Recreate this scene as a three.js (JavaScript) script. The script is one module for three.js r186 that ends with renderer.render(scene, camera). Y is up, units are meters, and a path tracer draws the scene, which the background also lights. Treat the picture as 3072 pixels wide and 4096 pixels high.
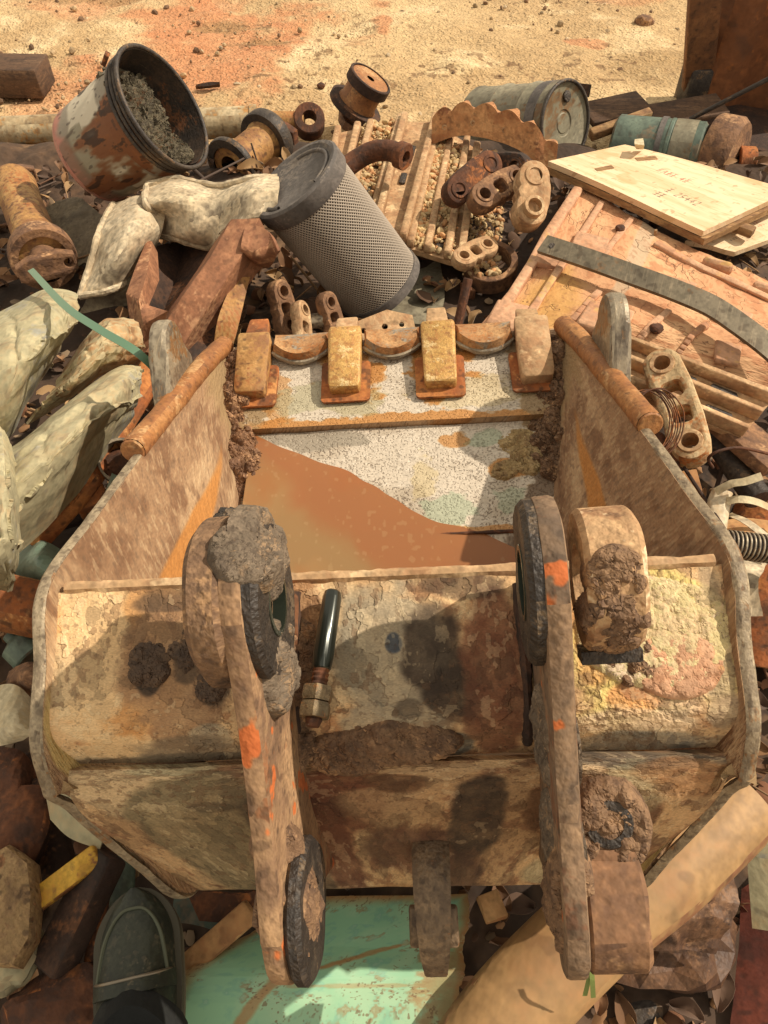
import * as THREE from 'three';
import { mergeGeometries, mergeVertices, toCreasedNormals } from 'three/addons/utils/BufferGeometryUtils.js';
import { RoundedBoxGeometry } from 'three/addons/geometries/RoundedBoxGeometry.js';

// ------------------------------------------------------------------ camera, sky, sun, exposure
const V = (x, y, z) => new THREE.Vector3(x, y, z);
const scene = new THREE.Scene();
const camera = new THREE.PerspectiveCamera(67, 3 / 4, 0.05, 200);
camera.position.set(0, 1.45, 0);
camera.rotation.set(THREE.MathUtils.degToRad(-52), 0, 0);
const SUN = V(0.80, 0.90, -0.20).normalize();
const sun = new THREE.DirectionalLight(new THREE.Color().setRGB(1, 0.875, 0.71), 4.1);
sun.position.copy(SUN).multiplyScalar(12).add(V(0, 0, -1.5)); sun.target.position.set(0, 0, -1.5);
sun.castShadow = true; sun.shadow.mapSize.set(4096, 4096); sun.shadow.radius = 1.3;
Object.assign(sun.shadow.camera, { left: -5, right: 5, top: 5, bottom: -5, near: 1, far: 30 });
scene.add(sun, sun.target);
{ // hazy, dusty midday sky: pale, a little brighter near the horizon and round the sun
  const w = 256, h = 128, d = new Float32Array(w * h * 4);
  for (let j = 0; j < h; j++) for (let i = 0; i < w; i++) {
    const el = ((j + 0.5) / h - 0.5) * Math.PI, az = ((i + 0.5) / w - 0.5) * 2 * Math.PI;
    const dir = V(Math.cos(el) * Math.cos(az), Math.sin(el), Math.cos(el) * Math.sin(az));
    const c = Math.max(0, dir.dot(SUN)), hz = Math.pow(1 - Math.min(1, Math.abs(Math.sin(el))), 3);
    const g = 0.30 * Math.pow(c, 6) + 0.5 * Math.pow(c, 60), k = (j * w + i) * 4;
    d[k] = 0.66 + 0.20 * hz + g; d[k + 1] = 0.60 + 0.15 * hz + g * 0.9; d[k + 2] = 0.50 + 0.07 * hz + g * 0.7; d[k + 3] = 1;
  }
  const sky = new THREE.DataTexture(d, w, h, THREE.RGBAFormat, THREE.FloatType);
  sky.mapping = THREE.EquirectangularReflectionMapping; sky.magFilter = THREE.LinearFilter; sky.needsUpdate = true;
  scene.background = sky; scene.environment = sky;
  scene.backgroundIntensity = 1.0; scene.environmentIntensity = 1.0;
}
const renderer = new THREE.WebGLRenderer({ antialias: true });
renderer.toneMapping = THREE.LinearToneMapping;
renderer.toneMappingExposure = 1.08;
renderer.shadowMap.enabled = true;

// ------------------------------------------------------------------ helpers
function rngOf(seed) { let a = seed >>> 0; return () => { a = (a + 0x6D2B79F5) | 0; let t = Math.imul(a ^ (a >>> 15), 1 | a); t = (t + Math.imul(t ^ (t >>> 7), 61 | t)) ^ t; return ((t ^ (t >>> 14)) >>> 0) / 4294967296; }; }
const PERM = (() => { const r = rngOf(77), p = new Float32Array(65536); for (let i = 0; i < 65536; i++) p[i] = r(); return p; })();
const sm = t => t * t * (3 - 2 * t), clamp = (x, a = 0, b = 1) => x < a ? a : x > b ? b : x, mix = (a, b, t) => a + (b - a) * t;
const step = (a, b, x) => sm(clamp((x - a) / (b - a)));
function vn(x, y, s = 0, per = 256) {               // value noise, lattice wraps at per
  const xi = Math.floor(x), yi = Math.floor(y), fx = sm(x - xi), fy = sm(y - yi);
  let x0 = xi % per; if (x0 < 0) x0 += per; let y0 = yi % per; if (y0 < 0) y0 += per;
  const x1 = x0 + 1 === per ? 0 : x0 + 1, y1 = y0 + 1 === per ? 0 : y0 + 1, o = s * 7919;
  const a = PERM[(x0 + y0 * 257 + o) & 65535], b = PERM[(x1 + y0 * 257 + o) & 65535], c = PERM[(x0 + y1 * 257 + o) & 65535], d = PERM[(x1 + y1 * 257 + o) & 65535];
  const p = a + (b - a) * fx; return p + (c + (d - c) * fx - p) * fy;
}
function fb(x, y, s = 0, oct = 4, per = 256) { let a = 0, k = 0.5, n = 0; s |= 0; for (let i = 0; i < oct; i++) { a += k * vn(x, y, s + i, per); n += k; x *= 2; y *= 2; per *= 2; k *= 0.55; } return a / n; }
// wrapping noise fields, 512 x 512, shared by the repeating materials
const FIELD = [[4, 5], [4, 5], [8, 4], [8, 4], [64, 3], [32, 2], [96, 1]].map(([f, oct], i) => { const a = new Float32Array(262144); for (let y = 0; y < 512; y++) for (let x = 0; x < 512; x++) a[y * 512 + x] = fb(x / 512 * f, y / 512 * f, 900 + i * 17, oct, f); return a; });
const fld = (k, x, y) => FIELD[k][((y & 511) << 9) | (x & 511)];
function n3(x, y, z, s = 0) { return (fb(x, y, s, 2) + fb(y + 31.7, z, s + 5, 2) + fb(z + 11.3, x, s + 9, 2)) / 3 * 2 - 1; }
function paint(w, h, fn) {                         // colour map and relief map computed together
  const c = new Uint8Array(w * h * 4), b = new Uint8Array(w * h * 4), o = { r: 0, g: 0, b: 0, h: 0.5 };
  for (let j = 0; j < h; j++) for (let i = 0; i < w; i++) {
    o.h = 0.5; fn((i + 0.5) / w, (j + 0.5) / h, o); const k = (j * w + i) * 4;
    c[k] = clamp(o.r, 0, 255); c[k + 1] = clamp(o.g, 0, 255); c[k + 2] = clamp(o.b, 0, 255); c[k + 3] = 255;
    b[k] = b[k + 1] = b[k + 2] = clamp(o.h) * 255; b[k + 3] = 255;
  }
  const t = (a, srgb) => { const x = new THREE.DataTexture(a, w, h); if (srgb) x.colorSpace = THREE.SRGBColorSpace; x.wrapS = x.wrapT = THREE.RepeatWrapping; x.magFilter = THREE.LinearFilter; x.minFilter = THREE.LinearMipmapLinearFilter; x.generateMipmaps = true; x.needsUpdate = true; return x; };
  return { map: t(c, true), bumpMap: t(b, false) };
}
const set = (o, c) => { o.r = c[0]; o.g = c[1]; o.b = c[2]; };
const over = (o, c, t) => { o.r = mix(o.r, c[0], t); o.g = mix(o.g, c[1], t); o.b = mix(o.b, c[2], t); };
const dim = (o, k) => { o.r *= k; o.g *= k; o.b *= k; };
const RELIEF = {};
// worn, dirty surface: three tones in patches, dark or light speckle, scratches, grain; repeats every `tile` metres
function grime({ tile = 0.5, size = 512, cols, seed = 1, f = 5, speck = 0.25, speckCol = [40, 28, 20], scratch = 0, sCol = [190, 170, 140], grain = 0.16, bump = 0.003, rough = 0.85, metal = 0, stretch = 1, contrast = 2.2, extra }) {
  const r = rngOf(seed * 97 + 5), of = Array.from({ length: 16 }, () => r() * 512 | 0), k = f >= 6 ? 2 : 1, sy = Math.max(1, Math.round(stretch));
  const tx = paint(size, size, (u, v, o) => {
    const X = u * 512 | 0, Y = v * 512 | 0, q = (fld(2, X + of[0], Y + of[1]) - 0.5) * 60 | 0;
    const a = fld(0, X * k + q + of[2], Y * k * sy + q + of[3]), b = fld(2, X * k + q + of[4], Y * k * sy + of[5]), fine = fld(4, X + of[6], Y * Math.min(sy, 2) + of[7]);
    const sp0 = fld(5, X + of[10], Y + of[11]), br = (fine - 0.5) * 0.5 + (sp0 - 0.5) * 0.3, b2 = fld(3, X * 2 * k + of[14], Y * 2 * k * sy + of[15]);
    set(o, cols[0]); over(o, cols[1], clamp((a + br * 0.5 - 0.5) * contrast * 2 + 0.5)); over(o, cols[2], clamp((b + br - 0.56) * contrast * 2.4) * 0.85); over(o, cols[2], clamp((b2 + br * 0.6 - 0.6) * contrast * 3) * 0.45);
    if (cols[3]) over(o, cols[3], clamp((fld(1, X * k + of[8], Y * k * sy + q + of[9]) + br * 0.8 - 0.58) * 7));
    const sp = step(0.66, 0.80, sp0) * speck; over(o, speckCol, sp);
    if (scratch) over(o, sCol, step(0.74, 0.9, fld(6, X * 3 + Y + of[12], (Y >> 3) + of[13])) * scratch);
    dim(o, 1 + (fine - 0.5) * grain * 2);
    o.h = 0.3 * a + 0.3 * b + 0.4 * fine - 0.2 * sp;
    if (extra) extra(u, v, o);
  });
  if (!RELIEF.t) RELIEF.t = tx.bumpMap;                // one fine relief serves all of them
  const m = new THREE.MeshStandardMaterial({ map: tx.map, bumpMap: RELIEF.t, bumpScale: bump, roughness: rough, metalness: metal });
  m.userData.tile = tile; return m;
}
function painted(w, h, fn, o = {}) { const { bump = 0.003, rough = 0.85, metal = 0, ...r } = o; return new THREE.MeshStandardMaterial({ ...paint(w, h, fn), bumpScale: bump, roughness: rough, metalness: metal, ...r }); }
function flat(geo) { return geo.index ? geo.toNonIndexed() : geo; }
function boxUV(g, tile) {                          // uv in metres / tile along the dominant axis of each face
  g = flat(g); const p = g.attributes.position, n = p.count, uv = new Float32Array(n * 2), a = V(), b = V(), c = V(), e = V();
  for (let i = 0; i < n; i += 3) {
    a.fromBufferAttribute(p, i); b.fromBufferAttribute(p, i + 1); c.fromBufferAttribute(p, i + 2);
    e.subVectors(b, a).cross(c.clone().sub(a)); const x = Math.abs(e.x), y = Math.abs(e.y), z = Math.abs(e.z);
    for (const [k, q] of [[i, a], [i + 1, b], [i + 2, c]]) { const [s, t] = y >= x && y >= z ? [q.x, q.z] : x >= z ? [q.z + 0.37, q.y] : [q.x + 0.71, q.y]; uv[k * 2] = s / tile; uv[k * 2 + 1] = t / tile; }
  }
  g.setAttribute('uv', new THREE.BufferAttribute(uv, 2)); return g;
}
const taken = new Map();
function numbered(n) { const k = taken.get(n) || 0; taken.set(n, k + 1); return k ? `${n}_${String(k).padStart(3, '0')}` : n; }
function meta(o, label, category, group, kind) { if (label) o.userData.label = label; if (category) o.userData.category = category; if (group) o.userData.group = group; if (kind) o.userData.kind = kind; return o; }
function thing(name, label, category, group) { const g = new THREE.Group(); g.name = numbered(name); scene.add(g); return meta(g, label, category, group); }
function part(name, geo, mat, parent) {
  if (Array.isArray(geo)) geo = merge(geo);
  if (mat.userData.tile) geo = boxUV(geo, mat.userData.tile);
  if (mat.userData.bend) mat.userData.bend(geo);
  const m = new THREE.Mesh(geo, mat); m.name = name; m.castShadow = m.receiveShadow = true; (parent || scene).add(m); return m;
}
function merge(gs) { gs = gs.map(g => { g = flat(g).clone(); for (const k of Object.keys(g.attributes)) if (!['position', 'normal', 'uv'].includes(k)) g.deleteAttribute(k); if (!g.attributes.uv) g.setAttribute('uv', new THREE.BufferAttribute(new Float32Array(g.attributes.position.count * 2), 2)); return g; }); return mergeGeometries(gs); }
function lone(name, geo, mat, label, category, group, kind) { const m = part(numbered(name), geo, mat, scene); meta(m, label, category, group, kind); rebase(m); return m; }
function rebase(o) {                               // put the origin of a thing at its base
  const b = new THREE.Box3().setFromObject(o), c = V((b.min.x + b.max.x) / 2, b.min.y, (b.min.z + b.max.z) / 2);
  if (o.isMesh) { o.geometry.translate(-c.x, -c.y, -c.z); for (const k of o.children) k.position.sub(c); }
  else for (const k of o.children) k.position.sub(c);
  o.position.add(c); return o;
}
function basis(o, x, y) { const X = x.clone().normalize(), Z = X.clone().cross(y).normalize(), Y = Z.clone().cross(X); return new THREE.Matrix4().makeBasis(X, Y, Z).setPosition(o); }
const anyUp = d => Math.abs(d.y) < 0.9 ? V(0, 1, 0) : V(1, 0, 0);
function along(p0, p1, up) {                       // frame with +y from p0 to p1
  const d = p1.clone().sub(p0).normalize(), u = (up || anyUp(d)).clone(), x = u.clone().cross(d).normalize(), z = x.clone().cross(d).normalize();
  return new THREE.Matrix4().makeBasis(x, d, z).setPosition(p0);
}
function lathe(prof, p0, p1, seg = 40, up) {       // profile of [radius, fraction of the length]
  const L = p0.distanceTo(p1), g = new THREE.LatheGeometry(prof.map(([r, t]) => new THREE.Vector2(Math.max(r, 1e-4), t * L)), seg);
  return toCreasedNormals(flat(g), 0.6).applyMatrix4(along(p0, p1, up));
}
function rod(p0, p1, r, seg = 18, r1 = r) { const c = Math.min(r, r1) * 0.12, L = p0.distanceTo(p1), k = c / L; return lathe([[0, 0], [r - c, 0], [r, k], [r1, 1 - k], [r1 - c, 1], [0, 1]], p0, p1, seg); }
function ring(p0, p1, ro, ri, seg = 36) { const L = p0.distanceTo(p1), c = (ro - ri) * 0.12, k = c / L; return lathe([[ri, 0], [ro - c, 0], [ro, k], [ro, 1 - k], [ro - c, 1], [ri, 1], [ri, 0]], p0, p1, seg); }
function bar(p0, p1, w, h, up, bev = 0.15) { const L = p0.distanceTo(p1), r = Math.min(w, h) * bev; return flat(new RoundedBoxGeometry(w, L, h, 2, r)).translate(0, L / 2, 0).applyMatrix4(along(p0, p1, up)); }
function tube(pts, r, seg = 60, rad = 10, closed = false, ten = 0.5) { return new THREE.TubeGeometry(new THREE.CatmullRomCurve3(pts, closed, 'catmullrom', ten), seg, r, rad, closed); }
function slab(pts, holes, th, m, bev = 0.003, curve = 8) {   // 2D outline [x, y] -> plate of thickness th (+z), placed by matrix
  const s = pts instanceof THREE.Path ? pts : new THREE.Shape(pts.map(p => new THREE.Vector2(p[0], p[1])));
  for (const h of holes || []) { const q = new THREE.Path(); if (h.length === 3) q.absarc(h[0], h[1], h[2], 0, Math.PI * 2, true); else if (h.pts) q.setFromPoints(h.pts.map(p => new THREE.Vector2(p[0], p[1]))); else { const [x, y, w, l, a = 0] = h; const c = []; for (let i = 0; i < 20; i++) { const t = i / 20 * 6.2832, px = Math.sign(Math.cos(t)) * Math.pow(Math.abs(Math.cos(t)), 0.55) * w / 2, py = Math.sign(Math.sin(t)) * Math.pow(Math.abs(Math.sin(t)), 0.55) * l / 2; c.push(new THREE.Vector2(x + px * Math.cos(a) - py * Math.sin(a), y + px * Math.sin(a) + py * Math.cos(a))); } q.setFromPoints(c.reverse()); } s.holes.push(q); }
  const g = new THREE.ExtrudeGeometry(s, { depth: th - 2 * bev, bevelEnabled: bev > 0, bevelSize: bev, bevelThickness: bev, bevelOffset: -bev, bevelSegments: 2, curveSegments: curve }); g.translate(0, 0, bev);
  return m ? g.applyMatrix4(m) : g;
}
function sheet(nu, nv, fn, th) {                   // closed sheet: fn(u, v) is the upper face, th below it
  const W = nu + 1, P = [], N = []; for (let j = 0; j <= nv; j++) for (let i = 0; i <= nu; i++) P.push(fn(i / nu, j / nv));
  const at = (i, j) => P[clamp(j, 0, nv) * W + clamp(i, 0, nu)];
  for (let j = 0; j <= nv; j++) for (let i = 0; i <= nu; i++) { const a = at(i + 1, j).clone().sub(at(i - 1, j)), b = at(i, j + 1).clone().sub(at(i, j - 1)); N.push(b.cross(a).normalize()); }
  const pos = [], uv = [], idx = [], n = P.length;
  for (let s = 0; s < 2; s++) for (let k = 0; k < n; k++) { const p = s ? P[k].clone().addScaledVector(N[k], -th) : P[k]; pos.push(p.x, p.y, p.z); uv.push((k % W) / nu + s * 0.02, Math.floor(k / W) / nv + s * 0.03); }
  for (let j = 0; j < nv; j++) for (let i = 0; i < nu; i++) { const a = j * W + i, b = a + 1, c = a + W, e = c + 1; idx.push(a, c, b, b, c, e, a + n, b + n, c + n, b + n, e + n, c + n); }
  const edge = (a, b) => idx.push(a, b, a + n, b, b + n, a + n);
  for (let i = 0; i < nu; i++) { edge(i, i + 1); edge(nv * W + i + 1, nv * W + i); }
  for (let j = 0; j < nv; j++) { edge((j + 1) * W, j * W); edge(j * W + nu, (j + 1) * W + nu); }
  const g = new THREE.BufferGeometry(); g.setAttribute('position', new THREE.Float32BufferAttribute(pos, 3)); g.setAttribute('uv', new THREE.Float32BufferAttribute(uv, 2)); g.setIndex(idx);
  return toCreasedNormals(flat(g), 0.9);
}
function strap(pts, w, th, nrm, seg = 60, twist) {  // thin band along a curve, its face towards nrm
  const c = new THREE.CatmullRomCurve3(pts, false, 'catmullrom', 0.5);
  return sheet(seg, 2, (u, v) => { const p = c.getPoint(u), t = c.getTangent(u), n = (typeof nrm === 'function' ? nrm(u) : nrm).clone(), s = t.clone().cross(n).normalize(); return p.addScaledVector(s, (v - 0.5) * w * (typeof twist === 'function' ? twist(u) : 1)); }, th);
}
function rough(g, amp, freq, seed = 0) {           // uneven, worn or caked faces
  g = mergeVertices((() => { const q = g.clone(); q.deleteAttribute('normal'); q.deleteAttribute('uv'); return q; })(), 1e-4); g.computeVertexNormals();
  const p = g.attributes.position, n = g.attributes.normal;
  for (let i = 0; i < p.count; i++) { const x = p.getX(i), y = p.getY(i), z = p.getZ(i), k = amp * n3(x * freq, y * freq, z * freq, seed) * 1.6; p.setXYZ(i, x + n.getX(i) * k, y + n.getY(i) * k, z + n.getZ(i) * k); }
  return toCreasedNormals(flat(g), 0.7);
}
function lump(c, rx, ry, rz, seed, det = 3, amp = 0.35, f = 2.2) {   // clod, stone
  const g = mergeVertices((() => { const q = new THREE.IcosahedronGeometry(1, det); q.deleteAttribute('normal'); q.deleteAttribute('uv'); return q; })()), p = g.attributes.position;
  for (let i = 0; i < p.count; i++) { const x = p.getX(i), y = p.getY(i), z = p.getZ(i), k = 1 + amp * n3(x * f + seed * 3.1, y * f + seed, z * f, seed) + amp * 0.5 * n3(x * f * 3 + seed, y * f * 3, z * f * 3 + 5, seed + 3); p.setXYZ(i, c.x + x * rx * k, c.y + y * ry * k, c.z + z * rz * k); }
  g.computeVertexNormals(); return toCreasedNormals(flat(g), 0.5);
}
function crust(c, n, R, count, seed, k = 0.3, flatten = 0.6) { n = n.clone().normalize();   // a patch of caked mud: many small clods pressed onto a face
  const r = rngOf(seed), a = anyUp(n).cross(n).normalize(), b = a.clone().cross(n), o = [], m = new THREE.Matrix4().makeBasis(a, n, b);
  for (let i = 0; i < count; i++) { const t = r() * 6.283, d = R * Math.sqrt(r()), s = R * k * (0.45 + 0.8 * r()); o.push(lump(V(0, 0, 0), s * (1 + r() * 0.6), s * flatten * (0.6 + 0.6 * r()), s, seed + i, 3, 0.55, 1.7).applyMatrix4(m).translate(c.x + a.x * Math.cos(t) * d + b.x * Math.sin(t) * d, c.y + a.y * Math.cos(t) * d + b.y * Math.sin(t) * d, c.z + a.z * Math.cos(t) * d + b.z * Math.sin(t) * d)); }
  return o;
}
function caked(c, n, R, h, seed, ax, asp = 1, N = 56, f = 1) {   // a slab of dried mud on a face: uneven top, edges that break off into the face
  n = n.clone().normalize(); const a = (ax ? ax.clone().addScaledVector(n, -ax.dot(n)) : anyUp(n).cross(n)).normalize(), b = a.clone().cross(n).normalize();
  return sheet(N, N, (u, v) => {
    let x = u * 2 - 1, y = v * 2 - 1; [x, y] = [x * Math.sqrt(1 - y * y / 2), y * Math.sqrt(1 - x * x / 2)];
    const r2 = x * x + y * y, e = fb(x * 2.2 * f + seed * 3.3, y * 2.2 * f * asp + seed, 2001 + seed, 4), g = fb(x * 8 * f + seed, y * 8 * f * asp, 2050 + seed, 3);
    const rd = (F, q) => { const t = fb(x * F * f + seed, y * F * f * asp + q, 2080 + seed + q, 3); return 1 - Math.abs(t * 2 - 1) * 2.2; }, cut = step(0.90, 0.99, rd(3.1, 7));
    const k = h * 0.5 * (1.5 * step(0.36, 0.66, e - 0.22 * (r2 - 0.3)) - 0.85 - 0.35 * r2 + 0.45 * (rd(6, 1) - 0.4) + 0.3 * (rd(15, 3) - 0.4) + 0.3 * (g - 0.5) - 0.45 * cut) - step(0.72, 1.0, r2) * 0.02;
    return c.clone().addScaledVector(a, x * R).addScaledVector(b, -y * R * asp).addScaledVector(n, Math.max(k, -0.02));
  }, 0.003);
}

// ------------------------------------------------------------------ materials shared by the scrap
const M = {
  rust: grime({ cols: [[92, 56, 36], [120, 74, 45], [66, 44, 34], [150, 92, 50]], seed: 3, f: 6, tile: 0.45, bump: 0.004 }),
  rustDark: grime({ cols: [[60, 42, 33], [84, 58, 42], [44, 34, 30], [110, 72, 46]], seed: 13, f: 5, tile: 0.4, bump: 0.003 }),
  rustBright: grime({ cols: [[158, 92, 48], [178, 116, 62], [112, 70, 44], [196, 140, 84]], seed: 23, f: 5, tile: 0.4, speck: 0.35, bump: 0.003 }),
  ochre: grime({ cols: [[166, 122, 70], [186, 146, 92], [128, 88, 56], [150, 96, 52]], seed: 33, f: 5, tile: 0.35, speck: 0.3, bump: 0.003, rough: 0.7 }),
  dusty: grime({ cols: [[180, 146, 108], [194, 160, 122], [158, 120, 86], [206, 176, 136]], seed: 43, f: 6, tile: 0.4, speck: 0.14, bump: 0.003 }),
  dustyDark: grime({ cols: [[128, 94, 68], [150, 112, 80], [96, 70, 54], [168, 130, 94]], seed: 53, f: 6, tile: 0.4, speck: 0.2, bump: 0.004 }),
  pinkMud: grime({ cols: [[194, 150, 118], [204, 162, 128], [178, 130, 98], [190, 152, 96]], seed: 63, f: 5, tile: 0.6, speck: 0.08, bump: 0.004 }),
  steel: grime({ cols: [[150, 138, 118], [172, 160, 138], [104, 94, 82], [140, 106, 72]], seed: 73, f: 5, tile: 0.3, scratch: 0.5, bump: 0.0012, rough: 0.5, metal: 0.35 }),
  darkSteel: grime({ cols: [[62, 54, 48], [80, 70, 60], [46, 40, 38], [104, 82, 60]], seed: 83, f: 6, tile: 0.3, bump: 0.003, rough: 0.6 }),
  mud: grime({ cols: [[122, 94, 70], [140, 110, 82], [92, 70, 54], [158, 124, 90]], seed: 93, f: 7, tile: 0.25, speck: 0.3, bump: 0.006 }),
  greyMud: grime({ cols: [[110, 96, 80], [128, 112, 94], [84, 72, 60], [140, 116, 90]], seed: 97, f: 7, tile: 0.2, speck: 0.2, bump: 0.005 }),
  wearRust: grime({ cols: [[156, 104, 60], [172, 122, 74], [130, 84, 50], [180, 140, 96]], seed: 98, f: 5, tile: 0.25, speck: 0.2, bump: 0.002, rough: 0.6 }),
  rimSteel: grime({ cols: [[146, 130, 106], [164, 148, 122], [112, 98, 80], [132, 98, 66]], seed: 101, f: 6, tile: 0.2, speck: 0.25, scratch: 0.3, bump: 0.002, rough: 0.6, metal: 0.15 }),
  goldRust: grime({ cols: [[190, 148, 84], [204, 166, 102], [164, 116, 66], [214, 186, 134]], seed: 102, f: 6, tile: 0.15, speck: 0.3, speckCol: [110, 78, 48], bump: 0.002, rough: 0.5, metal: 0.15 }),
  ochreMud: grime({ cols: [[158, 134, 92], [174, 150, 108], [134, 108, 74], [184, 164, 124]], seed: 104, f: 7, tile: 0.2, speck: 0.25, bump: 0.004 }),
  hookSteel: grime({ cols: [[120, 100, 78], [138, 116, 90], [92, 76, 60], [128, 90, 60]], seed: 99, f: 6, tile: 0.2, speck: 0.25, bump: 0.003, rough: 0.6 }),
  yellowCrust: grime({ cols: [[204, 186, 136], [212, 196, 150], [198, 172, 134], [208, 186, 158]], seed: 100, f: 5, tile: 0.2, speck: 0.15, bump: 0.003 }),
  wetMud: grime({ cols: [[84, 64, 48], [98, 76, 56], [66, 50, 38], [112, 84, 58]], seed: 96, f: 7, tile: 0.2, speck: 0.2, bump: 0.004, rough: 0.7 }),
  grease: grime({ cols: [[56, 48, 42], [76, 66, 56], [40, 35, 32], [104, 88, 70]], seed: 103, f: 7, tile: 0.2, speck: 0.3, bump: 0.006, rough: 0.6 }),
  rubber: grime({ cols: [[96, 90, 86], [110, 103, 98], [82, 77, 74], [122, 112, 102]], seed: 113, f: 4, tile: 0.3, speck: 0.1, bump: 0.001, rough: 0.75 }),
  wood: grime({ cols: [[150, 116, 78], [170, 136, 94], [118, 86, 58]], seed: 123, f: 4, stretch: 6, tile: 0.5, speck: 0.15, bump: 0.002 }),
  woodDark: grime({ cols: [[92, 68, 50], [110, 84, 62], [70, 52, 40]], seed: 133, f: 4, stretch: 5, tile: 0.5, speck: 0.2, bump: 0.003 }),
  canvas: grime({ contrast: 1.4, cols: [[204, 188, 160], [188, 170, 140], [160, 142, 116], [124, 112, 94]], seed: 143, f: 3, tile: 0.5, speck: 0.12, grain: 0.34, bump: 0.002, rough: 0.95 }),
  dustyRust: grime({ cols: [[144, 98, 70], [164, 116, 84], [118, 78, 56], [176, 132, 98]], seed: 151, f: 4, tile: 0.5, speck: 0.14, bump: 0.003 }),
  tarp: grime({ contrast: 1.3, cols: [[172, 164, 132], [182, 172, 138], [164, 144, 110], [148, 146, 134]], seed: 153, f: 4, tile: 0.6, grain: 0.16, speck: 0.3, speckCol: [110, 96, 78], bump: 0.002, rough: 0.8 }),
  cloth: grime({ cols: [[112, 100, 82], [128, 116, 94], [92, 82, 68]], seed: 163, f: 5, tile: 0.4, speck: 0.2, bump: 0.003, rough: 0.95 }),
  card: grime({ cols: [[176, 132, 86], [190, 148, 100], [150, 106, 68], [130, 92, 60]], seed: 173, f: 4, tile: 0.5, speck: 0.12, bump: 0.001, rough: 0.9 }),
  paper: grime({ cols: [[196, 182, 150], [206, 194, 164], [172, 154, 120]], seed: 183, f: 4, tile: 0.4, speck: 0.06, bump: 0.002, rough: 0.95 }),
  leaf: grime({ cols: [[150, 104, 62], [172, 126, 80], [116, 78, 48]], seed: 193, f: 6, tile: 0.15, speck: 0.2, bump: 0.001, rough: 0.9 }),
  soil: grime({ cols: [[70, 52, 38], [88, 66, 48], [54, 40, 30], [110, 84, 58]], seed: 203, f: 4, tile: 1.3, speck: 0.3, bump: 0.012 }),
  grit: grime({ cols: [[214, 190, 150], [224, 204, 168], [196, 160, 126], [206, 160, 134]], seed: 213, f: 8, tile: 0.4, speck: 0.25, bump: 0.006 }),
  teal: grime({ cols: [[92, 108, 96], [112, 126, 110], [78, 90, 80], [110, 100, 82]], seed: 223, f: 4, tile: 0.5, speck: 0.15, bump: 0.001, rough: 0.55 }),
  greyPaint: grime({ cols: [[132, 126, 106], [146, 138, 116], [108, 100, 82], [118, 92, 64]], seed: 233, f: 5, tile: 0.5, speck: 0.15, bump: 0.001, rough: 0.6 }),
  yellow: grime({ cols: [[204, 158, 52], [210, 168, 64], [176, 126, 44], [120, 78, 44]], seed: 243, f: 4, tile: 0.3, speck: 0.15, bump: 0.001, rough: 0.6 }),
  plastic: new THREE.MeshPhysicalMaterial({ color: 0x8aa08c, roughness: 0.35, transmission: 0.35, thickness: 0 }),
  strapGreen: new THREE.MeshPhysicalMaterial({ color: 0x6f9478, roughness: 0.5, transmission: 0.25, thickness: 0 }),
  whitePlastic: grime({ cols: [[206, 190, 160], [214, 200, 172], [184, 162, 130]], seed: 253, f: 4, tile: 0.3, speck: 0.08, bump: 0.0005, rough: 0.5 }),
};
M.leaf.side = THREE.DoubleSide;

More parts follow.
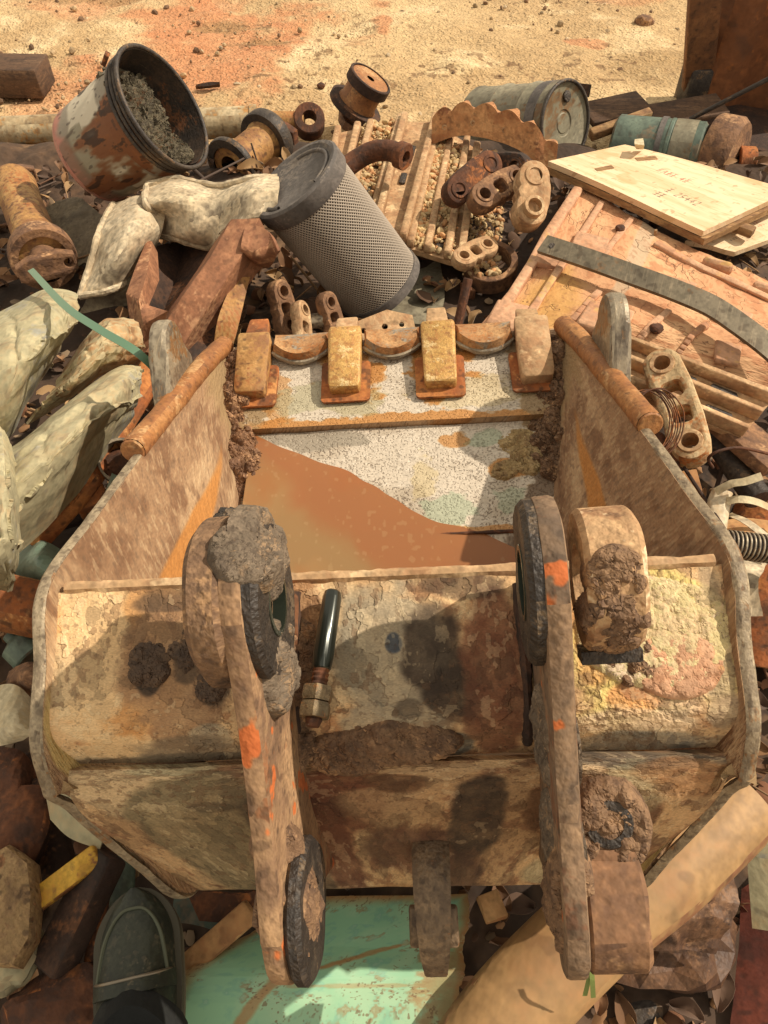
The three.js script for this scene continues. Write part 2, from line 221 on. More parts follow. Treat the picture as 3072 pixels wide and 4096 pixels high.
// ------------------------------------------------------------------ ground
{
  const blob = (x, z, cx, cz, rx, rz, s) => 1 - Math.hypot((x - cx) / rx, (z - cz) / rz) + (fb(x * 3.4, z * 3.4, s, 5) - 0.5) * 2.2;
  const tx = paint(2048, 2048, (u, v, o) => {
    const x = (u - 0.5) * 5.2, z = -5.6 + v * 5.2;
    const a = fb(x * 1.3 + 7, z * 1.3, 301, 5), b = fb(x * 5, z * 5, 311, 4), fine = fb(x * 60, z * 60, 321, 3), g = vn(x * 170, z * 170, 331, 2048);
    set(o, [202, 174, 130]); over(o, [182, 152, 110], clamp((a - 0.5) * 4 + 0.5)); over(o, [216, 192, 150], clamp((b - 0.55) * 5));
    let red = step(0.05, 0.5, blob(x, z, -0.75, -3.75, 0.55, 0.55, 341)); red = Math.max(red, 0.75 * step(0, 0.6, blob(x, z, -1.2, -3.35, 0.5, 0.35, 351)), 0.7 * step(0.1, 0.6, blob(x, z, -1.3, -4.4, 0.7, 0.3, 361)), 0.9 * step(0.2, 0.5, blob(x, z, 0.0, -4.0, 0.09, 0.3, 362)), 0.8 * step(0.2, 0.5, blob(x, z, 0.93, -3.8, 0.12, 0.07, 363)), 0.6 * step(0.2, 0.6, blob(x, z, 1.35, -4.35, 0.5, 0.12, 364)), 0.5 * step(0.1, 0.6, blob(x, z, 0.45, -3.1, 0.25, 0.12, 365)));
    over(o, [188, 128, 88], red * (0.55 + 0.6 * fb(x * 7, z * 7, 371, 3)));
    const grey = Math.max(step(0.2, 0.6, blob(x, z, -0.72, -4.02, 0.22, 0.1, 381)), step(0.25, 0.6, blob(x, z, -1.6, -4.35, 0.5, 0.16, 382)), step(0.3, 0.7, blob(x, z, -0.55, -3.85, 0.25, 0.07, 383)), 0.7 * step(0.2, 0.7, blob(x, z, 1.3, -3.5, 0.4, 0.25, 384)));
    over(o, [140, 112, 74], grey * 0.6);
    over(o, [104, 76, 50], step(0.64, 0.76, fb(x * 24, z * 24, 391, 3)) * 0.6 * step(0.35, 0.6, fb(x * 2, z * 2, 395, 3)));
    over(o, [120, 90, 62], step(0.78, 0.9, g) * 0.35); over(o, [232, 210, 168], step(0.8, 0.95, vn(x * 120, z * 120, 401, 2048)) * 0.4);
    dim(o, 0.9 + fine * 0.2); o.h = 0.3 * b + 0.4 * fine + 0.3 * g;
  });
  for (const t of Object.values(tx)) t.wrapS = t.wrapT = THREE.MirroredRepeatWrapping;
  const m = new THREE.MeshStandardMaterial({ ...tx, bumpScale: 0.02, roughness: 0.95 });
  const g = new THREE.PlaneGeometry(1, 1, 200, 200).rotateX(-Math.PI / 2), p = g.attributes.position, uv = g.attributes.uv;
  const warp = t => 2.6 * t * 2 * (1 + 9 * Math.pow(Math.abs(t) * 2, 4));          // fine grid near, coarse out to 26 m
  for (let i = 0; i < p.count; i++) {
    const x = warp(p.getX(i)), z = -3 + warp(p.getZ(i)), k = Math.exp(-Math.pow(Math.hypot(x, z + 3) / 4, 4));
    p.setXYZ(i, x, k * (0.06 * (fb(x * 1.5, z * 1.5, 411, 3) - 0.5) + 0.045 * (fb(x * 6, z * 9, 412, 4) - 0.5)), z); uv.setXY(i, x / 5.2 + 0.5, (z + 5.6) / 5.2);
  }
  g.computeVertexNormals();
  meta(part('ground', g, m), 'pale sandy ground with reddish patches behind the scrap pile', 'ground', null, 'structure');
  const r = rngOf(5), st = new THREE.InstancedMesh(new THREE.IcosahedronGeometry(1, 0), new THREE.MeshStandardMaterial({ roughness: 0.95 }), 4200), q = new THREE.Object3D(), c = new THREE.Color();
  for (let i = 0; i < 4200; i++) { const s = 0.003 + 0.014 * Math.pow(r(), 6); q.position.set(-2.3 + 4.6 * r(), s * 0.3, -4.6 + 2.4 * r()); q.scale.set(s, s * (0.5 + 0.4 * r()), s * (0.7 + 0.5 * r())); q.rotation.set(r() * 6, r() * 6, r() * 6); q.updateMatrix(); st.setMatrixAt(i, q.matrix); const k = r(); c.setRGB(...(k < 0.5 ? [0.42, 0.30, 0.17] : k < 0.75 ? [0.2, 0.12, 0.07] : [0.55, 0.43, 0.28])); c.multiplyScalar(0.6 + 0.6 * r()); st.setColorAt(i, c); }
  st.name = 'pebbles'; st.castShadow = st.receiveShadow = true; scene.add(st); meta(st, 'small pebbles and grit scattered over the sandy ground', 'pebbles', null, 'stuff');
}
// ------------------------------------------------------------------ the heap of soil under the scrap
function heapY(x, z) {
  const far = step(-3.0, -2.55, z + 0.12 * (fb(x * 3, 1, 421, 2) - 0.5)), side = 1 - step(2.2, 2.9, Math.abs(x)), near = 1 - step(0.7, 1.2, z);
  return -0.06 - 0.06 * step(-0.45, -0.2, z) + far * side * near * (0.13 + 0.12 * Math.exp(-Math.pow((x - 0.02) / 0.32, 4) - Math.pow((z + 0.65) / 0.42, 4)) + 0.10 * fb(x * 2.2, z * 2.2, 431, 3) + 0.04 * fb(x * 9, z * 9, 432, 3));
}
{
  const g = new THREE.PlaneGeometry(6, 4.4, 220, 180).rotateX(-Math.PI / 2).translate(0, 0, -0.95), p = g.attributes.position;
  for (let i = 0; i < p.count; i++) p.setY(i, heapY(p.getX(i), p.getZ(i)));
  g.computeVertexNormals(); meta(part('soil_mound', g, M.soil), 'dark trampled soil mound under the scrap', 'soil', null, 'structure');
}

// ------------------------------------------------------------------ excavator bucket
const bucket = thing('excavator_bucket', 'mud-caked steel excavator bucket with four teeth, seen from behind its pin ears', 'excavator bucket');
const PIV = V(0.02, 0.45, -0.6);
bucket.position.copy(PIV); bucket.rotation.set(0, 0.0, 0.074, 'YXZ');
const bp = (n, g, m, par) => { const o = part(n, g, m, par || bucket); o.geometry.translate(-PIV.x, -PIV.y, -PIV.z); return o; };
{
  const CX = 0.02, ST = { L: [-1.135, 0.500, 0.300], Mm: [-0.948, 0.4757, 0.281], B: [-0.732, 0.448, 0.248], G: [-0.235, 0.36, 0.270], C: [-0.300, 0.648, 0.350], E: [-0.453, 0.755, 0.355] };
  const curve = pts => { const c = new THREE.CatmullRomCurve3(pts.map(p => V(p[2], p[1], p[0])), false, 'catmullrom', 0.5); return t => c.getPoint(t); };
  const bl = (x, y, cx, cy, rx, ry, s, k = 1.2, f = 6) => 1 - Math.hypot((x - cx) / rx, (y - cy) / ry) + (fb(x * f, y * f * 0.6, s, 4) - 0.5) * k;
  const plateSheet = (c, nu, nv, th, bumpy = 0, seed = 0) => sheet(nu, nv, (u, v) => { const p = c(v), x = CX + (u * 2 - 1) * p.x; return V(x, p.y + bumpy * n3(x * 14, p.y * 14, p.z * 14, seed), p.z + bumpy * n3(x * 14 + 5, p.y * 14, p.z * 14, seed + 2)); }, th);

  // inside floor: worn grey steel with rust, scratches and mint-green paint left in places
  const steelFloor = (seed, patches) => (u, v, o) => {
    const x = u * 6, y = v * 4, a = fb(x * 1.2, y * 1.2, seed, 5), b = fb(x * 9, y * 9, seed + 7, 3), c = fb(x * 34, y * 22, seed + 11, 2);
    set(o, [204, 192, 174]); over(o, [182, 168, 148], clamp((a - 0.5) * 5)); over(o, [120, 106, 92], step(0.60, 0.72, c) * (0.2 + 0.5 * step(0.4, 0.6, a))); over(o, [218, 208, 192], step(0.66, 0.8, b) * 0.5);
    o.h = 0.5 + 0.25 * (b - 0.5) - 0.3 * step(0.6, 0.7, c);
    for (const [cu, cv, ru, rv, col, k] of patches) { const t = step(0.1, 0.35, bl(u, v, cu, cv, ru, rv, seed + cu * 40, 1.9, 13)) * k * (col === MI || col === YE ? 0.5 : 0.9); over(o, col, t); o.h += 0.08 * t; }
    dim(o, 0.93 + 0.14 * vn(u * 260, v * 160, seed + 3, 4096));
  };
  const OR = [182, 122, 58], MI = [136, 158, 128], MUD = [150, 124, 88], YE = [190, 164, 92], DK = [96, 74, 54];
  const lipMat = painted(1024, 384, steelFloor(501, [[0.5, 0.98, 1.2, 0.07, OR, 0.9], [0.06, 0.4, 0.09, 0.9, MUD, 0.95], [0.94, 0.4, 0.1, 0.9, MUD, 0.9], [0.36, 0.33, 0.1, 0.5, OR, 0.95], [0.64, 0.33, 0.1, 0.5, OR, 0.95], [0.5, 0.02, 1.2, 0.14, [160, 116, 74], 0.6], [0.13, 0.6, 0.06, 0.5, OR, 0.6], [0.22, 0.7, 0.12, 0.25, [166, 160, 128], 0.7], [0.72, 0.75, 0.16, 0.2, YE, 0.5], [0.4, 0.75, 0.1, 0.2, [160, 150, 110], 0.6]]), { bump: 0.003, rough: 0.55, metal: 0.15 });
  bp('lip_plate', plateSheet(curve([[-1.14, 0.516, 0.301], [-0.948, 0.4907, 0.281]]), 60, 14, 0.030, 0.0008, 1), lipMat);
  const tide = (u, v) => { const d = v - 0.06 - u * 1.75 + 0.05 * (fb(u * 20, v * 12, 590, 3) - 0.5); return step(-0.10, 0.02, d) * (1 - step(0.25, 0.6, d)); };
  const floorBase = steelFloor(521, [[0.30, 0.62, 0.09, 0.10, OR, 0.95], [0.70, 0.16, 0.05, 0.07, OR, 0.8], [0.85, 0.42, 0.06, 0.1, OR, 0.9], [0.58, 0.45, 0.05, 0.3, YE, 0.55], [0.78, 0.16, 0.05, 0.1, MI, 0.9], [0.66, 0.84, 0.09, 0.2, MI, 0.9], [0.88, 0.75, 0.07, 0.14, MI, 0.8], [0.03, 0.3, 0.06, 1, MUD, 0.9], [0.93, 0.25, 0.09, 0.3, MUD, 0.95], [0.97, 0.6, 0.06, 0.6, DK, 0.8], [0.5, 0.99, 1.4, 0.06, OR, 0.8], [0.2, 0.1, 0.3, 0.1, [150, 140, 124], 0.9]]);
  const floorMat = painted(1024, 512, (u, v, o) => { floorBase(u, v, o); over(o, [150, 84, 54], tide(u, v) * 0.6); }, { bump: 0.003, rough: 0.5, metal: 0.15 });
  bp('floor_plate', plateSheet(curve([ST.Mm, ST.B]), 110, 50, 0.014, 0.006, 2), floorMat);
  const heelMat = painted(512, 512, steelFloor(541, [[0.3, 0.12, 0.1, 0.1, OR, 0.8], [0.75, 0.15, 0.12, 0.12, OR, 0.9], [0.5, 0.6, 1.2, 0.35, MUD, 0.8], [0.9, 0.2, 0.1, 0.3, DK, 0.9]]), { bump: 0.003, rough: 0.6 });
  bp('curved_heel_plate', plateSheet(curve([ST.B, [-0.62, 0.432, 0.246], [-0.50, 0.398, 0.246], [-0.37, 0.335, 0.252], [-0.275, 0.318, 0.257]]), 80, 60, 0.014, 0.002, 3), heelMat);

  // outside of the back: caked mud in ochre, cream, yellow-green and oil-dark patches
  const cake = (seed, base, patches, asp) => (u, v, o) => {
    const x = u * 9, y = v * asp, a = fb(x, y, seed, 5), b = fb(x * 5, y * 5, seed + 5, 4), c = fb(x * 17, y * 14, seed + 9, 3), cr = Math.abs(fb(x * 2.5 + 3, y * 2.5, seed + 15, 4) - 0.5);
    set(o, base[0]); over(o, base[1], clamp((a - 0.5) * 5 + 0.4)); over(o, base[2], clamp((b - 0.54) * 7)); o.h = 0.22 + 0.22 * b + 0.14 * c; const l1 = step(0.53, 0.55, fb(x * 1.7 + 4, y * 1.9, seed + 31, 5)), l2 = step(0.56, 0.585, fb(x * 4.3, y * 3.7 + 8, seed + 37, 4)), l3 = step(0.6, 0.63, fb(x * 9.5, y * 8 + 2, seed + 43, 3));
    for (const [cu, cv, ru, rv, col, k, lift = 0] of patches) { const t = step(0.02, 0.3, bl(u, v, cu, cv, ru, rv, seed + cu * 50 + cv * 9, 1.1, 9)) * k; over(o, col, clamp(t * (0.92 + 0.6 * (b - 0.5)))); o.h += lift * t * (0.3 + c); }
    dim(o, 1 + 0.10 * l1 - 0.13 * l2 * (1 - l1 * 0.5)); over(o, [226, 204, 164], l3 * l1 * 0.28); over(o, [110, 80, 56], l3 * (1 - l1) * 0.35); o.h += 0.16 * l1 + 0.1 * l2 * (1 - l1) + 0.07 * l3; over(o, [84, 64, 48], step(0.68, 0.78, c) * 0.3); over(o, [72, 54, 42], (1 - step(0.0, 0.004, cr)) * 0.4 * step(0.6, 0.66, a)); o.h -= (1 - step(0, 0.004, cr)) * 0.12 * step(0.6, 0.66, a);
    dim(o, 0.92 + 0.16 * vn(u * 400, v * 240, seed + 3, 4096));
  };
  const OIL = [58, 46, 36], GRY = [150, 138, 116], CRM = [216, 190, 148], OCH = [190, 138, 84], RED = [106, 64, 44], YG = [206, 186, 116], PNK = [210, 180, 148], ORG = [206, 104, 48];
  const topMat = painted(1536, 768, cake(601, [[190, 154, 112], [206, 172, 128], [172, 130, 92]], [
    [0.10, 0.4, 0.10, 0.7, OCH, 0.8], [0.05, 0.2, 0.06, 0.6, CRM, 0.7], [0.1, 0.95, 0.10, 0.25, CRM, 0.8], [0.2, 0.45, 0.09, 0.45, [150, 116, 84], 0.9], [0.15, 0.42, 0.022, 0.12, OIL, 0.8], [0.205, 0.36, 0.03, 0.12, OIL, 0.75], [0.25, 0.5, 0.025, 0.1, OIL, 0.7], [0.2, 0.06, 0.08, 0.08, OIL, 0.55], [0.24, 0.8, 0.04, 0.12, GRY, 0.8], [0.2, 0.93, 0.12, 0.14, [112, 98, 80], 0.85],
    [0.42, 0.3, 0.05, 0.4, CRM, 0.7], [0.36, 0.3, 0.05, 0.6, [150, 112, 78], 0.9, 0.2], [0.51, 0.45, 0.09, 0.42, GRY, 0.9], [0.575, 0.38, 0.055, 0.30, OIL, 0.85], [0.60, 0.55, 0.05, 0.2, OIL, 0.8], [0.515, 0.30, 0.014, 0.05, [60, 66, 76], 0.9], [0.535, 0.63, 0.03, 0.1, OIL, 0.5], [0.6, 0.9, 0.03, 0.12, [104, 100, 90], 0.9], [0.5, 0.82, 0.1, 0.14, [164, 124, 88], 0.8], [0.66, 0.5, 0.05, 0.6, RED, 0.8], [0.63, 0.04, 0.08, 0.1, OIL, 0.6],
    [0.88, 0.35, 0.13, 0.5, YG, 0.95, 0.35], [0.90, 0.15, 0.1, 0.12, YG, 0.8, 0.25], [0.8, 0.25, 0.035, 0.3, OCH, 0.7], [0.92, 0.55, 0.07, 0.25, PNK, 0.75, 0.3], [0.83, 0.37, 0.025, 0.07, [112, 92, 70], 0.9, 0.3], [0.86, 0.55, 0.028, 0.09, [84, 66, 52], 0.95, 0.4], [0.85, 0.63, 0.05, 0.12, [196, 132, 84], 0.7], [0.86, 0.78, 0.12, 0.14, [206, 180, 146], 0.85], [0.86, 0.93, 0.14, 0.13, [118, 112, 100], 0.85], [0.2, 0.98, 0.2, 0.08, [96, 84, 68], 0.8], [0.98, 0.4, 0.03, 0.7, [140, 122, 98], 0.8],
  ], 2.5), { bump: 0.007 });
  const top = curve([ST.E, [-0.40, 0.737, 0.352], [-0.345, 0.718, 0.351], [-0.312, 0.695, 0.351], ST.C]);
  bp('top_plate', plateSheet(top, 150, 60, 0.014, 0.003, 4), topMat);
  const backMat = painted(1536, 768, cake(651, [[172, 138, 100], [186, 154, 114], [142, 106, 76]], [
    [0.10, 0.12, 0.12, 0.3, CRM, 0.75], [0.16, 0.04, 0.08, 0.1, [176, 166, 132], 0.8, 0.2], [0.2, 0.5, 0.14, 0.5, [126, 112, 84], 0.9], [0.28, 0.2, 0.05, 0.2, OIL, 0.3], [0.3, 0.6, 0.05, 0.3, OIL, 0.6], [0.22, 0.35, 0.05, 0.04, OIL, 0.35],
    [0.42, 0.3, 0.07, 0.3, RED, 0.85], [0.38, 0.55, 0.05, 0.4, [92, 56, 40], 0.85], [0.57, 0.12, 0.08, 0.12, [176, 146, 110], 0.8], [0.5, 0.35, 0.09, 0.12, [170, 138, 102], 0.85], [0.52, 0.22, 0.06, 0.08, [104, 72, 48], 0.85], [0.53, 0.6, 0.1, 0.16, [96, 64, 48], 0.8], [0.64, 0.4, 0.05, 0.3, OIL, 0.85], [0.62, 0.75, 0.08, 0.2, [80, 58, 46], 0.8], [0.5, 0.85, 0.1, 0.12, [160, 118, 78], 0.8], [0.55, 0.97, 0.3, 0.06, [184, 160, 120], 0.7],
    [0.86, 0.06, 0.14, 0.12, [92, 84, 74], 0.8], [0.76, 0.15, 0.05, 0.15, [196, 172, 138], 0.7, 0.3], [0.78, 0.38, 0.07, 0.22, [104, 72, 48], 0.9], [0.90, 0.5, 0.05, 0.16, [96, 64, 46], 0.85], [0.86, 0.3, 0.06, 0.3, [150, 142, 112], 0.6], [0.85, 0.72, 0.12, 0.08, [148, 142, 112], 0.7], [0.93, 0.2, 0.08, 0.2, [150, 110, 74], 0.8],
  ], 4.2), { bump: 0.006 });
  bp('back_plate', plateSheet(curve([[-0.290, 0.657, 0.349], [-0.276, 0.645, 0.346], [-0.256, 0.60, 0.334], [-0.243, 0.50, 0.303], ST.G, [-0.262, 0.325, 0.262]]), 150, 70, 0.014, 0.003, 5), backMat);

  // side plates, their rims, rolled wear bars and side cutters
  const sideMat = painted(1024, 512, (u, v, o) => {
    const a = fb(u * 6, v * 5, 701, 5), b = fb(u * 26, v * 7, 711, 4), s = fb(u * 190 + v * 20, v * 22, 721, 3);
    set(o, [150, 118, 88]); over(o, [176, 146, 112], clamp((a - 0.48) * 5)); over(o, [124, 92, 66], clamp((b - 0.54) * 6)); over(o, [196, 172, 136], step(0.58, 0.75, s) * 0.4); over(o, [104, 84, 66], step(0.62, 0.74, 1 - s) * 0.35);
    over(o, OR, step(0.05, 0.3, bl(u, v, 0.46, 0.50 + (u - 0.4) * 0.35, 0.30, 0.10, 731, 0.5, 5)) * 0.85); over(o, YG, step(0.1, 0.5, bl(u, v, 0.82, 0.85, 0.1, 0.2, 741, 1, 6)) * 0.6); over(o, [206, 182, 144], step(0.1, 0.5, bl(u, v, 0.75, 0.7, 0.08, 0.35, 751, 1, 6)) * 0.6); over(o, MUD, step(0.1, 0.4, bl(u, v, 0.08, 0.5, 0.12, 0.9, 761, 1, 8)) * 0.9); over(o, [112, 94, 78], step(0.1, 0.4, bl(u, v, 0.62, 0.3, 0.14, 0.35, 771, 0.8, 5)) * 0.6);
    o.h = 0.3 * a + 0.3 * b + 0.4 * s; dim(o, 0.93 + 0.14 * vn(u * 300, v * 160, 781, 4096));
  }, { bump: 0.006 });
  const lo = new THREE.CatmullRomCurve3([ST.L, ST.Mm, ST.B, [-0.62, 0.432, 0.247], [-0.50, 0.398, 0.247], [-0.35, 0.320, 0.255], [-0.232, 0.37, 0.272], [-0.240, 0.50, 0.303], [-0.275, 0.64, 0.348]].map(p => V(p[2], p[1], p[0])), false, 'catmullrom', 0.5);
  const hi = new THREE.CatmullRomCurve3([[-1.14, 0.53, 0.303], [-1.03, 0.565, 0.315], [-0.88, 0.615, 0.332], [-0.72, 0.675, 0.343], [-0.58, 0.725, 0.352], [-0.453, 0.768, 0.3585], [-0.37, 0.738, 0.353], [-0.302, 0.702, 0.353], [-0.266, 0.650, 0.351]].map(p => V(p[2], p[1], p[0])), false, 'catmullrom', 0.5);
  const wear = new THREE.CatmullRomCurve3([[-1.13, 0.53, 0.312], [-1.03, 0.570, 0.326], [-0.88, 0.622, 0.343], [-0.735, 0.676, 0.356]].map(p => V(p[2], p[1], p[0])), false, 'catmullrom', 0.5);
  for (const s of [-1, 1]) {
    const g = sheet(90, 36, (u, v) => { const b = lo.getPoint(u), t = hi.getPoint(u), q = b.clone().lerp(t, s < 0 ? v : 1 - v), k = 0.004 * n3(q.y * 16 + s * 3, q.z * 16, q.x * 9, 6) * (1 - Math.pow(Math.abs(v * 2 - 1), 4)); return V(CX + s * (q.x - k * 1.5), q.y, q.z); }, 0.016);
    const sp = bp('side_plate', g, sideMat);
    sp.userData.label = s < 0 ? 'side wall with a diagonal orange rust streak' : 'side wall caked with brown mud';
    const rp = []; for (let i = 0; i <= 40; i++) { const q = hi.getPoint(0.3 + 0.7 * i / 40); rp.push(V(CX + s * (q.x + 0.0075), q.y - 0.001, q.z)); } for (let i = 1; i <= 20; i++) { const q = lo.getPoint(1 - 0.36 * i / 20); rp.push(V(CX + s * (q.x + 0.009), q.y, q.z + 0.004)); }
    const rc = new THREE.CatmullRomCurve3(rp);
    bp('plate_rim', rough(sheet(150, 6, (u, v) => { const p = rc.getPoint(u), t = rc.getTangent(u), n = t.clone().cross(V(1, 0, 0)).normalize(), w = v * 2 - 1; return p.add(V(-w * 0.0075, 0, 0)).addScaledVector(n.y < 0 && u < 0.5 ? n.negate() : n, 0.003 - 0.003 * Math.pow(Math.abs(w), 4)); }, 0.010), 0.0014, 45, 21), M.rimSteel);
    const wp = []; for (let i = 0; i <= 8; i++) { const q = wear.getPoint(i / 8); wp.push(V(CX + s * q.x, q.y, q.z)); }
    bp('wear_bar', [rough(tube(wp, 0.018, 50, 14), 0.0015, 40, 7), rod(wp[8].clone().lerp(wp[7], 0.02), wp[8].clone().lerp(wp[7], -0.06), 0.0178, 16)], M.wearRust);
    // tall rounded cutter bolted along the outside of the wall
    const X = CX + s * (s < 0 ? 0.356 : 0.354), c = [[-1.085, 0.505], [-0.93, 0.545], [-0.912, 0.575], [-0.955, 0.635], [-1.01, 0.690]], sh = new THREE.Shape(); sh.moveTo(c[0][0], c[0][1]); for (const q of c.slice(1)) sh.lineTo(q[0], q[1]);
    sh.absarc(-1.045, 0.657, 0.048, 0.75, 3.5, false); sh.lineTo(-1.105, 0.60); sh.closePath();
    const cg = slab(sh, null, 0.032, null, 0.009, 14); cg.applyMatrix4(new THREE.Matrix4().makeBasis(V(0, 0, 1), V(0, 1, 0), V(-1, 0, 0)).setPosition(X + 0.016, -0.004, 0.07));
    const cut = bp('side_cutter', cg, M.steel); cut.userData.label = s < 0 ? 'rounded side cutter, face towards the inside in view' : 'rounded side cutter with a bright worn edge';
    bp('bolt_head', rod(V(X + s * 0.012, 0.60, -0.85), V(X + s * 0.03, 0.60, -0.85), 0.014, 6), M.dustyDark);
  }
  // weld beads and mud packed into the inside corners
  const beads = (a, b, r, n, seed) => { const q = []; for (let i = 0; i <= n; i++) { const p = a.clone().lerp(b, i / n); p.x += 0.004 * n3(i, seed, 3); q.push(p); } return rough(tube(q, r, n * 8, 8), r * 0.35, 60, seed); };
  for (const s of [-1, 1]) bp('packed_mud', [caked(V(CX + s * 0.272, 0.514, -1.04), V(-s * 0.45, 0.88, 0.1), 0.045, 0.022, 140 + s, V(1, 0, 0), 2.0, 80, 1.0), caked(V(CX + s * 0.258, 0.482, -0.90), V(-s * 0.4, 0.9, 0.1), 0.036, 0.018, 144 + s, V(1, 0, 0), 2.4, 80, 1.0)], s < 0 ? M.dustyDark : M.mud);
  bp('packed_mud', [caked(V(CX + 0.212, 0.470, -0.905), V(0, 0.99, 0.13), 0.042, 0.008, 150, V(1, 0, 0), 0.7, 60, 1.4), caked(V(CX + 0.225, 0.466, -0.865), V(0, 0.99, 0.13), 0.036, 0.009, 157, V(1, 0.3, 0.5), 0.8, 60, 1.4), caked(V(CX + 0.185, 0.465, -0.850), V(0, 0.99, 0.13), 0.030, 0.007, 163, V(1, 0, -0.6), 0.6, 60, 1.4)], M.ochreMud);
  bp('weld_bead', beads(V(CX - 0.245, 0.450, -0.732), V(CX + 0.245, 0.450, -0.732), 0.0028, 26, 9), M.rust);
  bp('plate_edge', beads(V(CX - 0.348, 0.754, -0.458), V(CX + 0.349, 0.756, -0.458), 0.007, 40, 12), M.dusty);
  // teeth: welded adapter with a cap; scooped lip guards between them
  [-0.252, -0.084, 0.084, 0.252].forEach((x, i) => {
    const wn = [0.003, -0.004, 0.004, -0.007][i];
    const D = V(0, 0.132, -0.991), N = V(0, 0.991, 0.132), o = V(CX + x, 0.502, -1.012);
    const prism = (z0, z1, w0, w1, h0, h1, up0, up1) => { const f = (w, h, z, u) => [[-w, u], [w, u], [w, u + h], [-w, u + h]].map(([a, b]) => o.clone().add(V(a, 0, 0)).addScaledVector(N, b).addScaledVector(D, z)); const a = f(w0, h0, z0, up0), b = f(w1, h1, z1, up1); const g = new THREE.BufferGeometry(), P = [...a, ...b], id = [0, 1, 2, 0, 2, 3, 5, 4, 7, 5, 7, 6, 4, 0, 3, 4, 3, 7, 1, 5, 6, 1, 6, 2, 3, 2, 6, 3, 6, 7, 4, 5, 1, 4, 1, 0]; g.setAttribute('position', new THREE.Float32BufferAttribute(P.flatMap(p => p.toArray()), 3)); g.setIndex(id); return g; };
    const soft = (...a) => { const g = new RoundedBoxGeometry(1, 1, 1, 4, 0.10), p = g.attributes.position, [z0, z1, w0, w1, h0, h1, u0, u1] = a; for (let k = 0; k < p.count; k++) { const t = p.getZ(k) + 0.5, q = o.clone().add(V(p.getX(k) * 2 * mix(w0, w1, t), 0, 0)).addScaledVector(N, mix(u0, u1, t) + (p.getY(k) + 0.5) * mix(h0, h1, t)).addScaledVector(D, mix(z0, z1, t)); p.setXYZ(k, q.x, q.y, q.z); } return rough(g, 0.0028, 38, i * 5 + 3); };
    const a = bp('tooth_adapter', soft(-0.005, 0.13, 0.028, 0.031, 0.03, 0.050, 0, -0.012), i === 3 ? M.dusty : i === 0 ? M.ochre : M.goldRust);
    const t = bp('tooth', soft(0.11, 0.188 + wn, 0.0225 + wn * 0.2, 0.0185 - wn * 0.25, 0.036, 0.018 + wn * 0.6, -0.008, -0.014), i === 0 ? M.rustBright : M.dusty);
    bp('weld_pad', soft(-0.022, 0.07, 0.044, 0.044, 0.006, 0.006, 0.001, 0.001), M.rustBright, bucket);
  });
  const guardMat = grime({ cols: [[164, 122, 82], [182, 142, 98], [150, 96, 52], [140, 130, 116]], seed: 861, f: 5, tile: 0.2, speck: 0.2, bump: 0.002 }), wearMat = 0;
  for (const x of [-0.168, 0, 0.168]) {
    const q = []; for (let k = 0; k <= 10; k++) { const t = k / 10 * 2 - 1; q.push(V(CX + x + t * 0.052, 0.526 - 0.006 * (1 - t * t), -1.105 + 0.022 * (1 - t * t))); }
    bp('lip_guard', rough(sheet(16, 8, (u, v) => { const c = new THREE.CatmullRomCurve3(q).getPoint(u), a = v * 1.9; return V(c.x, mix(c.y, 0.505, v) + 0.004 * Math.sin(a * 1.6), mix(c.z, -1.150, v)); }, 0.02), 0.001, 40, 5), guardMat);
    bp('weld_bead', rough(tube(q, 0.005, 30, 8), 0.0015, 90, 8), M.steel);
  }
  // pin ears
  const hull = (z1, y1, r1, z2, y2, r2) => { const a = Math.atan2(y2 - y1, z2 - z1), d = Math.hypot(z2 - z1, y2 - y1), k = Math.asin((r1 - r2) / d); return [a, k]; };
  for (const s of [-1, 1]) {
    const EX = 0.050, X0 = EX + s * 0.1305, th = 0.020, P1 = [-0.366, 0.867], P2 = [-0.155, 0.655], sh = new THREE.Shape();
    sh.moveTo(-0.440, 0.735); sh.lineTo(-0.447, 0.80); sh.absarc(P1[0], P1[1], 0.074, 3.6, 0.75, true); sh.quadraticCurveTo(-0.235, 0.80, P2[0] + 0.040, P2[1] + 0.052); sh.absarc(P2[0], P2[1], 0.062, 0.8, -1.9, true); sh.lineTo(-0.235, 0.47); sh.lineTo(-0.262, 0.47); sh.lineTo(-0.31, 0.68); sh.closePath();
    const g = slab(sh, [[P1[0], P1[1], 0.031], [P2[0], P2[1], 0.028]], th, null, 0.004, 18); g.applyMatrix4(new THREE.Matrix4().makeBasis(V(0, 0, 1), V(0, 1, 0), V(-1, 0, 0)).setPosition(X0 + th / 2, 0, 0));
    const earMat = grime({ contrast: 1.5, cols: s < 0 ? [[148, 116, 86], [174, 140, 104], [112, 86, 66], [134, 92, 62]] : [[126, 102, 80], [152, 124, 96], [92, 76, 62], [116, 82, 60]], seed: 800 + s, f: 5, tile: 0.3, speck: 0.25, bump: 0.004, extra: (u, v, o) => over(o, ORG, step(0.69, 0.75, fb(u * 9, v * 9, 830 + s, 4, 9)) * 0.8) });
    const ear = bp('pin_ear', rough(g, 0.001, 30, 9), earMat); ear.userData.label = s < 0 ? 'pin ear with thick greasy boss and orange paint flecks' : 'pin ear with a round collar on its outside';
    ear.rotation.z = 0.05; ear.position.x = 0.014;
    for (const e of [-1, 1]) { const q = []; for (let i = 0; i <= 10; i++) { const t = i / 10, c0 = top(0.06 + 0.86 * t); q.push(V(X0 + e * 0.0125 - 0.004, c0.y + 0.004, c0.z)); } bp('weld_bead', rough(rough(tube(q, 0.0055, 90, 8), 0.002, 120, 5), 0.0015, 40, 8), M.rustDark); }
    const sub = (n, gg, m) => bp(n, gg, m, ear);
    const at = (x, z, y) => V(EX + s * (x + 0.0205), y, z);
